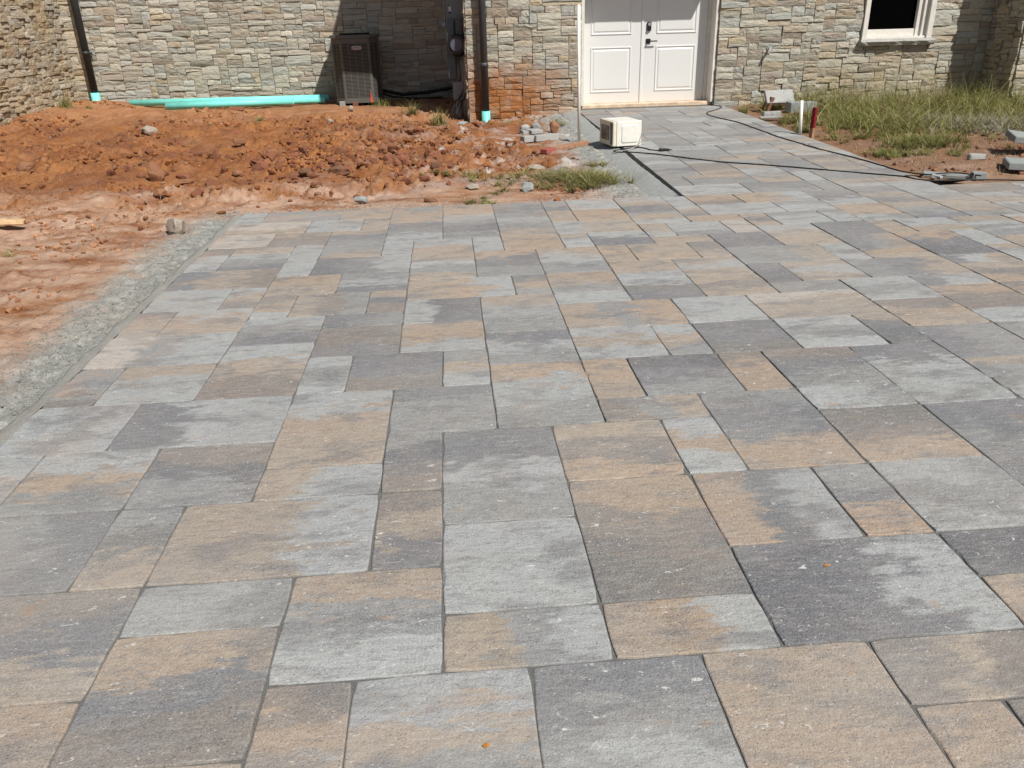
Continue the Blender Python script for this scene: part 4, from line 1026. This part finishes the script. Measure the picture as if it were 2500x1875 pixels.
cable([(4.03, 11.08), (4.12, 10.82), (3.98, 10.55), (3.74, 10.25), (3.67, 9.95), (3.72, 9.62), (3.82, 9.18), (3.84, 8.7), (3.86, 8.3), (3.87, 7.94), (3.92, 7.5), (3.97, 7.06), (4.05, 6.72), (4.11, 6.42), (4.15, 6.1), (4.19, 5.77), (4.32, 5.60), (4.48, 5.62), (4.62, 5.60), (4.74, 5.45)], 0.0060, 'power_cable', 'black cable running from the door corner down the right side of the path')
cable([(1.97, 7.32), (2.12, 7.22), (2.30, 7.06), (2.71, 6.60), (3.0, 6.40), (3.21, 6.25), (3.5, 6.02), (3.8, 5.78), (4.07, 5.57), (4.14, 5.42), (4.24, 5.33), (4.5, 5.32), (4.75, 5.27), (5.0, 5.20), (5.6, 5.1), (6.6, 4.9)], 0.0062, 'extension_cable', 'black cable crossing the path from the microwave towards the right')
cable([(1.93, 7.30), (1.86, 7.34), (1.85, 7.42), (1.96, 7.50), (2.06, 7.56), (2.16, 7.58), (2.22, 7.48), (2.24, 7.40), (2.33, 7.32)], 0.006, 'cord_loop', 'tangled dark cord at the foot of the microwave', n=8)
cable([(1.86, 7.36), (1.90, 7.42), (1.98, 7.44), (2.08, 7.47, gz(7.4, .03)), (2.14, 7.52, gz(7.5, .05)), (2.195, 7.60, mz+0.07), (2.225, 7.63, mz+0.16), (2.225, 7.66, mz+0.23), (2.21, 7.70, mz+0.25)], 0.0045, 'power_cord', None, 'conduit', 8, par=mw)
pg = empty('cable_plug', (2.36, 7.31, gz(7.31, 0.0)), 0.15); tag(pg, 'black plug and socket lying on the path right of the microwave', 'plug')
MB().box(-0.045, 0.02, -0.022, 0.022, 0.0, 0.035, 0.008, seg=2).build('socket', M['black'], pg)
mb = MB(); mb.box(0.024, 0.07, -0.016, 0.016, 0.002, 0.028, 0.006, seg=2); mb.tube([(0.065, 0, .014), (0.10, 0, .010)], 0.006, 6); mb.build('plug', M['black'], pg)

# ------------------------------------------------------------------ right hand debris
block(4.80, 10.28, .40, .05, .22, M['slab'], 'granite_slab', 'pale granite slab leaning against the wall behind the grass', 'slab', rot=(-0.75, 0.0, 0.0), dz=.10, bev=.005, seed=7)
block(4.60, 10.34, .05, .16, .22, M['brownstone'], 'granite_slab', 'brown edged stone piece propping the pale granite slab', 'slab', rot=(0.0, 0.35, 0.15), dz=.0, bev=.005, seed=8)
block(4.99, 10.02, .36, .22, .135, M['greystone'], 'stone_block', 'grey green cut stone block in the grass behind the poles', 'block', rot=(0, 0, -0.03), dz=.0, bev=.006)
block(4.46, 9.72, .24, .10, .065, M['slab'], 'stone_block', 'small cut granite piece lying at the edge of the grass by the path', 'block', rot=(0, 0, 0.02), dz=.03, bev=.008, seed=5)
block(4.40, 9.55, .30, .12, .02, M['slab'], 'stone_block', 'thin flat stone strip in front of the small granite piece', 'block', rot=(0, 0, -0.25), dz=.035, bev=.004, seed=6)
# rubbish by the back edge of the patio
block(5.13, 6.16, .155, .07, .055, M['slab'], 'cut_paver', 'whitish oblong paver cut lying in dry grass', 'paver', rot=(0, 0.02, 0.02), dz=.0, bev=.01)
block(5.96, 6.42, .62, .30, .06, M['greystone'], 'stacked_paver', 'grey paver slab tipped on top of the pile at the right edge', 'paver', rot=(0.10, 0.14, -0.28), dz=.085, bev=.006, grp='grey pavers piled at the right edge')
block(5.46, 5.66, .62, .30, .06, M['greystone'], 'stacked_paver', 'large grey paver lying lowest of the pile at the right edge', 'paver', rot=(0.02, 0.03, -0.42), dz=.03, bev=.006, grp='grey pavers piled at the right edge')
block(5.42, 5.60, .40, .18, .04, M['wood'], 'timber_offcut', 'brown timber piece beneath the large grey paver at the right edge', 'lumber', rot=(0, 0, -0.42), dz=-.01, bev=.004)
block(4.76, 5.52, .11, .085, .055, M['greystone'], 'cut_paver', 'small dark grey paver cube beside the end of the cable', 'paver', rot=(0, 0, -0.25), dz=.012, bev=.004, seed=12)
block(4.58, 5.68, .42, .15, .03, M['greystone'], 'cut_paver', 'flat grey paver offcut lying behind the cables', 'paver', rot=(0.0, 0.02, -0.50), dz=.0, bev=.005, seed=14)
block(4.36, 5.50, .13, .09, .035, M['slab'], 'cut_paver', 'rough pale paver chunk between the dark holes', 'paver', rot=(0.1, 0.1, 0.9), dz=.03, bev=.01, seed=15)
for k, (x, y, w, d, rz_, lab) in enumerate(((4.20, 5.62, .22, .08, .3, 'black crumpled piece at the path corner'), (4.42, 5.40, .27, .10, -.25, 'black crumpled piece right of the pale chunk'))):
    rock(x, y, w, d, .035, M['darkgap'], 'black_scrap', lab, 'scrap', seed=60+k, rz=rz_, dz=.02)  # flat lumps of one near-black colour
fl = empty('marking_flag', (-1.15, 12.60, 0.12)); tag(fl, 'orange red marking flag on a wire in front of the condenser', 'flag')
MB().tube([(0, 0, 0), (0.0, 0, 0.30)], 0.0015, 5).build('flag_wire', M['conduit'], fl)
mesh_obj('flag_cloth', [(0.0, 0, .26), (0.028, -0.01, .10), (-0.010, -0.005, .11), (0.010, .012, .15), (0.004, 0.006, .26)], [(0, 1, 2), (0, 3, 4), (0, 1, 3), (1, 2, 3)], M['orange'], fl)
for k, (x, y, lab) in enumerate(((0.082, -0.215, 'small orange brown leaf lying on the near light paver'), (1.02, 0.28, 'tiny orange leaf on the large dark paver at the right'))):
    c = [(0, 0, 0.004), (.010, .004, .007), (.017, -.002, .004), (.010, -.008, .006), (.002, -.005, .003)]
    o = mesh_obj('leaf', c, [(0, 1, 3, 4), (1, 2, 3)], M['leaf'], None, (x, y, 0.0)); tag(o, lab, 'leaf')

# ------------------------------------------------------------------ clods, gravel
ico = bmesh.new(); bmesh.ops.create_icosphere(ico, subdivisions=1, radius=1.0)
IV = np.array([v.co[:] for v in ico.verts]); IF = np.array([[v.index for v in f.verts] for f in ico.faces]); ico.free()
ico2 = bmesh.new(); bmesh.ops.create_icosphere(ico2, subdivisions=2, radius=1.0)
IV2 = np.array([v.co[:] for v in ico2.verts]); IF2 = np.array([[v.index for v in f.verts] for f in ico2.faces]); ico2.free()
def scatter(name, xs, ys, rs, cols, m, aname, flat=0.75, sink=0.15, zf=soil, IV=IV, IF=IF, jit=0.34):
    n = len(xs); z = zf(xs, ys); K = len(IV)
    a = nr.rand(n)*2*np.pi; ca, sa = np.cos(a), np.sin(a)
    sc = np.stack([rs*nr.uniform(.7, 1.4, n), rs*nr.uniform(.6, 1.1, n), rs*flat*nr.uniform(.7, 1.2, n)], 1)
    P = IV[None]*(1+nr.uniform(-jit, jit, (n, K, 1)))*sc[:, None, :]
    Q = np.empty_like(P); Q[..., 0] = P[..., 0]*ca[:, None]-P[..., 1]*sa[:, None]+xs[:, None]
    Q[..., 1] = P[..., 0]*sa[:, None]+P[..., 1]*ca[:, None]+ys[:, None]; Q[..., 2] = P[..., 2]+(z+rs*flat*(0.5-sink))[:, None]
    F = IF[None]+(np.arange(n)*K)[:, None, None]
    c4 = np.concatenate([cols, np.ones((n, 1))], 1); fc = np.repeat(c4, len(IF), axis=0)
    return fast_mesh(name, Q.reshape(-1, 3), F.reshape(-1, 3), m, False, [(aname, fc, 'FACE')], kind='stuff')
N = 140000
xs = nr.uniform(-6.3, 1.6, N); ys = nr.uniform(4.6, 13.3, N)
dens = sstep(0.47, 0.57, fbm(xs, ys, 0.9, 3, 21))*0.95+0.03
dens *= sstep(0.40, 0.56, fbm(xs, ys, 2.6, 3, 23))*0.93+0.07
dens[(xs > -2.3) & (ys < 5.35)] = 0
dens *= sstep(5.0, 6.2, ys)*0.85+0.15
dens *= 1-0.85*sstep(10.4, 11.2, ys)*sstep(-4.0, -3.2, xs)
dens *= 1-0.6*sstep(0.0, 0.8, xs)
dens[(xs > 0.35) & (ys > 10.95)] = 0
kp = nr.rand(N) < dens*0.6; xs, ys = xs[kp], ys[kp]
rs = 0.0040+0.034*nr.rand(len(xs))**10.0
mixn = sstep(.42, .62, fbm(xs, ys, 0.7, 3, 91))[:, None]; base = (np.array([[.285, .112, .042]])*(1-mixn)+np.array([[.185, .085, .050]])*mixn)*nr.uniform(.6, 1.3, (len(xs), 1)); base = base+nr.rand(len(xs), 1)**4*np.array([[.08, .10, .07]])
tag(scatter('clay_clod', xs, ys, rs, base, M['clod'], 'clod_tone'), 'loose red clay clods')
# bigger clods in the churned centre
N = 900; xs = np.concatenate([nr.normal(-1.2, 0.9, 600), nr.uniform(-6, 1.2, 140)]); ys = np.concatenate([nr.normal(7.4, 0.60, 600), nr.uniform(6.0, 11.6, 140)]); kp = (xs < 1.2) & (ys > 5.9); xs, ys = xs[kp], ys[kp]
rs = 0.010+0.058*nr.rand(len(xs))**3.4; base = np.array([[.215, .092, .055]])*nr.uniform(.75, 1.2, (len(xs), 1))
scatter('clay_lump', xs, ys, rs, base, M['clod'], 'clod_tone', IV=IV, IF=IF, jit=0.38)
# strip of soil left of the patio
N = 11000; xs = -2.15-nr.rand(N)**0.7*2.6; ys = nr.uniform(1.0, 5.8, N); kk = nr.rand(N) < (0.12+sstep(.45, .6, fbm(xs, ys, 2.2, 3, 14))); xs, ys = xs[kk], ys[kk]; N = len(xs); rs = 0.003+0.022*nr.rand(N)**5
base = np.array([[.42, .22, .12]])*nr.uniform(.6, 1.2, (N, 1)); scatter('clay_crumb', xs, ys, rs, base, M['clod'], 'clod_tone')
N = 2600; xs = nr.uniform(4.35, 6.6, N); ys = nr.uniform(5.5, 8.6, N); kk = nr.rand(N) < sstep(.42, .6, fbm(xs, ys, 2.4, 3, 88)); xs, ys = xs[kk], ys[kk]
rs = 0.004+0.026*nr.rand(len(xs))**6; base = np.array([[.26, .135, .08]])*nr.uniform(.6, 1.3, (len(xs), 1)); scatter('clay_crumb', xs, ys, rs, base, M['clod'], 'clod_tone')
# grey screenings gravel
N = 34000; ys = nr.uniform(-0.6, 5.5, N); xs = -1.69-np.abs(nr.normal(0, 0.22, N))*(0.4+0.8*vnoise(ys*1.3, ys*0, 5)); kp = xs > -2.7; xs, ys = xs[kp], ys[kp]
rs = 0.0014+0.0018*nr.rand(len(xs))+(nr.rand(len(xs)) < .012)*.009*nr.rand(len(xs)); g_ = nr.uniform(.26, .56, (len(xs), 1)); base = g_*np.array([[1, .99, .93]])
scatter('gravel', xs, ys, rs, base, M['clod'], 'clod_tone', sink=0.1).data.materials[0] = M['screenings']
N = 15000; ys = 5.25+nr.rand(N)*5.6; xs = 1.70-np.abs(nr.normal(0, 0.20, N))*(1-(ys-5.25)/12); rs = 0.0015+0.0022*nr.rand(N)+(nr.rand(N) < .02)*.008*nr.rand(N)
g_ = nr.uniform(.26, .56, (N, 1)); o = scatter('gravel', xs, ys, rs, g_*np.array([[1, 1.01, .96]]), M['clod'], 'clod_tone', sink=0.1); o.data.materials[0] = M['screenings']
N = 5000; xs = nr.uniform(-1.8, 1.7, N); ys = 5.24+np.abs(nr.normal(0, 0.16, N)); rs = 0.002+0.007*nr.rand(N)**4.5
g_ = nr.uniform(.26, .52, (N, 1)); scatter('gravel', xs, ys, rs, g_*np.array([[1.05, .95, .85]]), M['clod'], 'clod_tone', sink=0.1)
# sparse crumbs on top of the paving
N = 900; xs = nr.uniform(-1.6, 4.8, N); ys = nr.uniform(-0.5, 5.15, N); rs = 0.0009+0.0022*nr.rand(N)**3
g_ = nr.uniform(.3, .7, (N, 1)); scatter('grit', xs, ys, rs, g_*np.array([[1, .95, .88]]), M['clod'], 'clod_tone', zf=lambda a, b: pz(b))

# ------------------------------------------------------------------ grass
def blades(name, xs, ys, hs, cols, width=0.004, bend=0.5, zf=None, kind='stuff', parent=None, loc=None, seg=3, clump=0):
    n = len(xs)
    if clump:
        ci = nr.randint(0, max(1, n//clump), n); xs = xs[ci]+nr.normal(0, .012, n); ys = ys[ci]+nr.normal(0, .012, n)
        hk = nr.uniform(.6, 1.3, n)[ci]; hs = hs*hk; cols = cols*(nr.uniform(.75, 1.2, (n, 1))[ci])
    if True:
        zf = zf or (lambda a, b: soil(a, b, False)); z = zf(xs, ys)-0.005
    a = nr.rand(n)*2*np.pi; tilt = (nr.uniform(0.05, 1.0, n) if not clump else nr.uniform(0.25, 1.0, n)**0.8)*bend
    dx, dy = np.cos(a)*tilt, np.sin(a)*tilt; pa = a+np.pi/2+nr.normal(0, .5, n)
    wx, wy = np.cos(pa), np.sin(pa); pts = []
    for s in range(seg+1):
        t = s/seg; w = width*(1-t**1.6)*0.5*nr.uniform(.7, 1.3, n)
        cx = xs+dx*hs*t**1.7; cy = ys+dy*hs*t**1.7; cz = z+hs*(t-0.30*np.minimum(tilt, 2.6)*t**2.2)
        pts.append(np.stack([cx-wx*w, cy-wy*w, cz], 1)); pts.append(np.stack([cx+wx*w, cy+wy*w, cz], 1))
    P = np.stack(pts, 1); K = 2*(seg+1); F = []
    for s in range(seg): F.append([2*s, 2*s+1, 2*s+3, 2*s+2])
    F = np.array(F)[None]+(np.arange(n)*K)[:, None, None]
    c4 = np.concatenate([cols, np.ones((n, 1))], 1); fc = np.repeat(c4, seg, axis=0)
    V_ = P.reshape(-1, 3)
    if loc is not None: V_ = V_-np.array(loc)[None]
    o = fast_mesh(name, V_, F.reshape(-1, 4), M['grass'], False, [('blade_tone', fc, 'FACE')], kind=kind, parent=parent)
    if loc is not None: o.location = loc
    return o
def gcols(n, straw=0.3, xy=None):
    g1 = np.array([.120, .150, .036]); g2 = np.array([.31, .31, .090]); s1 = np.array([.42, .35, .18])
    t = nr.rand(n, 1); c = g1*(1-t)+g2*t; k = (nr.rand(n, 1) < (straw if xy is None else straw*2.2*sstep(.35, .65, fbm(xy[0], xy[1], 2.3, 3, 19))[:, None])); c = np.where(k, s1*nr.uniform(.7, 1.15, (n, 1)), c); return c*nr.uniform(.75, 1.2, (n, 1))
# tall grass against the right hand wall
N = 56000; xs = nr.uniform(4.35, 8.9, N); ys = nr.uniform(7.4, 11.02, N)
dn = fbm(xs, ys, 1.5, 3, 77); near = sstep(7.5, 8.7, ys+2.2*(dn-0.5))
near *= np.where(xs < 5.0, sstep(4.45, 5.0, xs), 1); kp = nr.rand(N) < near*sstep(.22, .42, dn)*0.95+0.015; kp &= ~((xs > 8.2) & (ys > 10.4))
kp &= ~((xs > 4.55) & (xs < 5.2) & (ys > 9.8) & (ys < 10.5)); kp &= xs > 4.28+0.0
xs, ys = xs[kp], ys[kp]; hs = (0.04+0.19*nr.rand(len(xs))**1.8)*(0.5+1.7*sstep(9.4, 10.9, ys))*(0.45+1.1*fbm(xs, ys, 2.8, 2, 12))
tag(blades('grass', xs, ys, hs, gcols(len(xs), .33, (xs, ys)), 0.0085, 1.9, clump=30), 'tall weedy grass against the right wall')
# low grass and dry litter in front of it
N = 24000; xs = nr.uniform(4.3, 8.2, N); ys = nr.uniform(5.9, 9.4, N); dn = fbm(xs, ys, 1.8, 3, 55)
kp = nr.rand(N) < sstep(.50, .62, dn)*0.8*sstep(4.25, 4.5, xs); xs, ys = xs[kp], ys[kp]; hs = 0.03+0.09*nr.rand(len(xs))
blades('grass', xs, ys, hs, gcols(len(xs), .55), 0.007, 1.9, clump=26)
# pale dead brush
N = 2600; cxy = [(6.5, 8.3, .30, .4), (6.1, 7.6, .30, .32), (6.7, 7.7, .35, .3), (5.7, 6.9, .22, .22), (6.3, 9.0, .35, .3)]
xs = []; ys = []
for cx, cy, sx, sy in cxy: xs.append(nr.normal(cx, sx, N//5)); ys.append(nr.normal(cy, sy, N//5))
xs = np.concatenate(xs); ys = np.concatenate(ys); kp = (xs > 4.5) & (ys < 10.9) & (ys > 5.9); xs, ys = xs[kp], ys[kp]
c_ = np.array([[.50, .46, .38]])*nr.uniform(.6, 1.3, (len(xs), 1)); blades('dry_brush', xs, ys, 0.07+0.16*nr.rand(len(xs)), c_, 0.0050, 2.2, clump=16)
# long stalks with seed heads
N = 420; xs = nr.uniform(4.9, 8.2, N); ys = nr.uniform(9.6, 10.95, N); blades('grass', xs, ys, 0.30+0.35*nr.rand(N), gcols(N, .8), 0.0045, 0.8)
# individual tufts and weeds
def tuft(x, y, r, n, h0, h1, label, straw=.3, bend=.9, w=.0045, cat='grass tuft', ry=None, grp=None, name='grass_tuft'):
    xs = nr.normal(x, r/2, n); ys = nr.normal(y, (ry or r)/2, n); hs = nr.uniform(h0, h1, n)
    xs = np.where(np.abs(xs-x) > r*1.3, x, xs); z = float(soil(x, y, False))
    if y > 5.25:
        bad = (xs > 1.72) & (xs < 4.22); xs = np.where(bad & (x < 3), 1.70, xs)
    ys = np.maximum(ys, 5.24) if x < 1.7 and x > -1.6 else ys
    o = blades(name, xs, ys, hs, gcols(n, straw), w*1.35, bend*1.25, kind=None, loc=(x, y, z), clump=(34 if n > 150 else 0), seg=4); tag(o, label, cat, grp)
tuft(0.98, 6.15, .60, 2600, .02, .17, 'broad green and straw weed patch at the near end of the path edging', .50, 1.9, .005, 'weeds', ry=.36, name='weed_patch')
tuft(1.36, 6.0, .28, 1200, .04, .19, 'dark green weed clump against the concrete haunch', .35, 1.6, .005, 'weeds', name='weed_patch')
tuft(1.50, 6.75, .13, 300, .03, .12, 'thin weeds on the stone dust by the haunch', .45, 1.1, .004, 'weeds', name='weed_patch')
tuft(0.35, 5.40, .16, 380, .02, .08, 'small yellowish weed touching the back edge of the paving', .5, 1.4, .004, 'weeds', name='weed_patch')
tuft(0.15, 6.62, .30, 600, .02, .07, 'low green sprig on the clay left of the large weed patch', .35, 1.4, .0045, 'weeds', ry=.12, name='weed_patch')
tuft(-0.05, 10.60, .10, 120, .12, .32, 'tall bright grass tuft left of the meter', .25, .8, .007)
tuft(-0.35, 11.3, .30, 160, .08, .30, 'wispy grass in the shade left of the meter', .4, .9, .005)
tuft(-0.55, 10.7, .35, 420, .02, .07, 'low grass at the edge of the corner shade', .5, 1.3, .004, ry=.15)
tuft(-1.25, 10.1, .30, 330, .02, .07, 'sparse low grass beside the white stone', .5, 1.3, .004, ry=.2)
tuft(-2.62, 11.2, .14, 190, .04, .12, 'small green tuft on the soil in front of the pipes', .3, 1.0, .005)
tuft(-1.0, 12.9, .20, 120, .06, .18, 'weeds growing right beside the condenser', .3, 1.0, .006)
tuft(-6.0, 12.65, .10, 130, .08, .26, 'upright green weed at the foot of the left wall', .25, .7, .006)
tuft(-5.55, 12.3, .22, 240, .03, .09, 'pale straggly grass near the left downspout', .6, 1.3, .004)
tuft(0.95, 10.35, .28, 500, .03, .12, 'straw coloured weeds beneath the clay stained wall', .6, 1.3, .0045, ry=.2)
tuft(1.55, 9.75, .10, 180, .04, .16, 'green weed at the right of the broken stones', .35, 1.0, .005)
tuft(0.35, 9.5, .30, 350, .02, .10, 'thin dry weeds right of the clay mound', .7, 1.3, .004)
tuft(-3.1, 4.35, .12, 260, .02, .07, 'dry rusty grass clump at the left edge of the soil', .9, 1.4, .004)
tuft(-2.35, 2.15, .10, 300, .02, .07, 'dry orange brown grass beside the stone dust at far left', .95, 1.4, .004)
tuft(4.62, 6.75, .18, 900, .04, .12, 'bright green grass clump near the right edge of the path', .15, 1.1, .005, ry=.25)
tuft(5.20, 7.20, .42, 3200, .04, .19, 'dense green clump in the middle of the bare soil patch', .22, 1.1, .005, ry=.30)
tuft(4.42, 8.60, .12, 700, .04, .14, 'green grass growing behind the short white pole', .3, 1.0, .005, ry=.5)
tuft(4.50, 9.25, .16, 600, .04, .15, 'green grass in front of the cut stone block', .3, 1.0, .005, ry=.3)
tuft(4.28, 10.35, .08, 200, .05, .18, 'yellow green tuft against the wall near the door corner', .35, .9, .005)
tuft(4.95, 10.45, .20, 260, .05, .16, 'grass growing in the hollow under the granite slab', .4, 1.0, .005)
# straw and twigs lying about
N = 4400; xs = np.concatenate([nr.uniform(4.4, 6.6, N//2), nr.uniform(-6, 1.6, N//2)]); ys = np.concatenate([nr.uniform(5.6, 7.4, N//2), nr.uniform(5.5, 11, N//2)])
c_ = np.array([[.50, .40, .26]])*nr.uniform(.5, 1.2, (N, 1)); blades('straw', xs, ys, 0.02+0.06*nr.rand(N), c_, 0.003, 2.2, zf=lambda a, b: soil(a, b)+0.006)
print('script done')
print('TRIS', sum(sum(p.loop_total-2 for p in o.data.polygons) for o in scene.objects if o.type == 'MESH'))
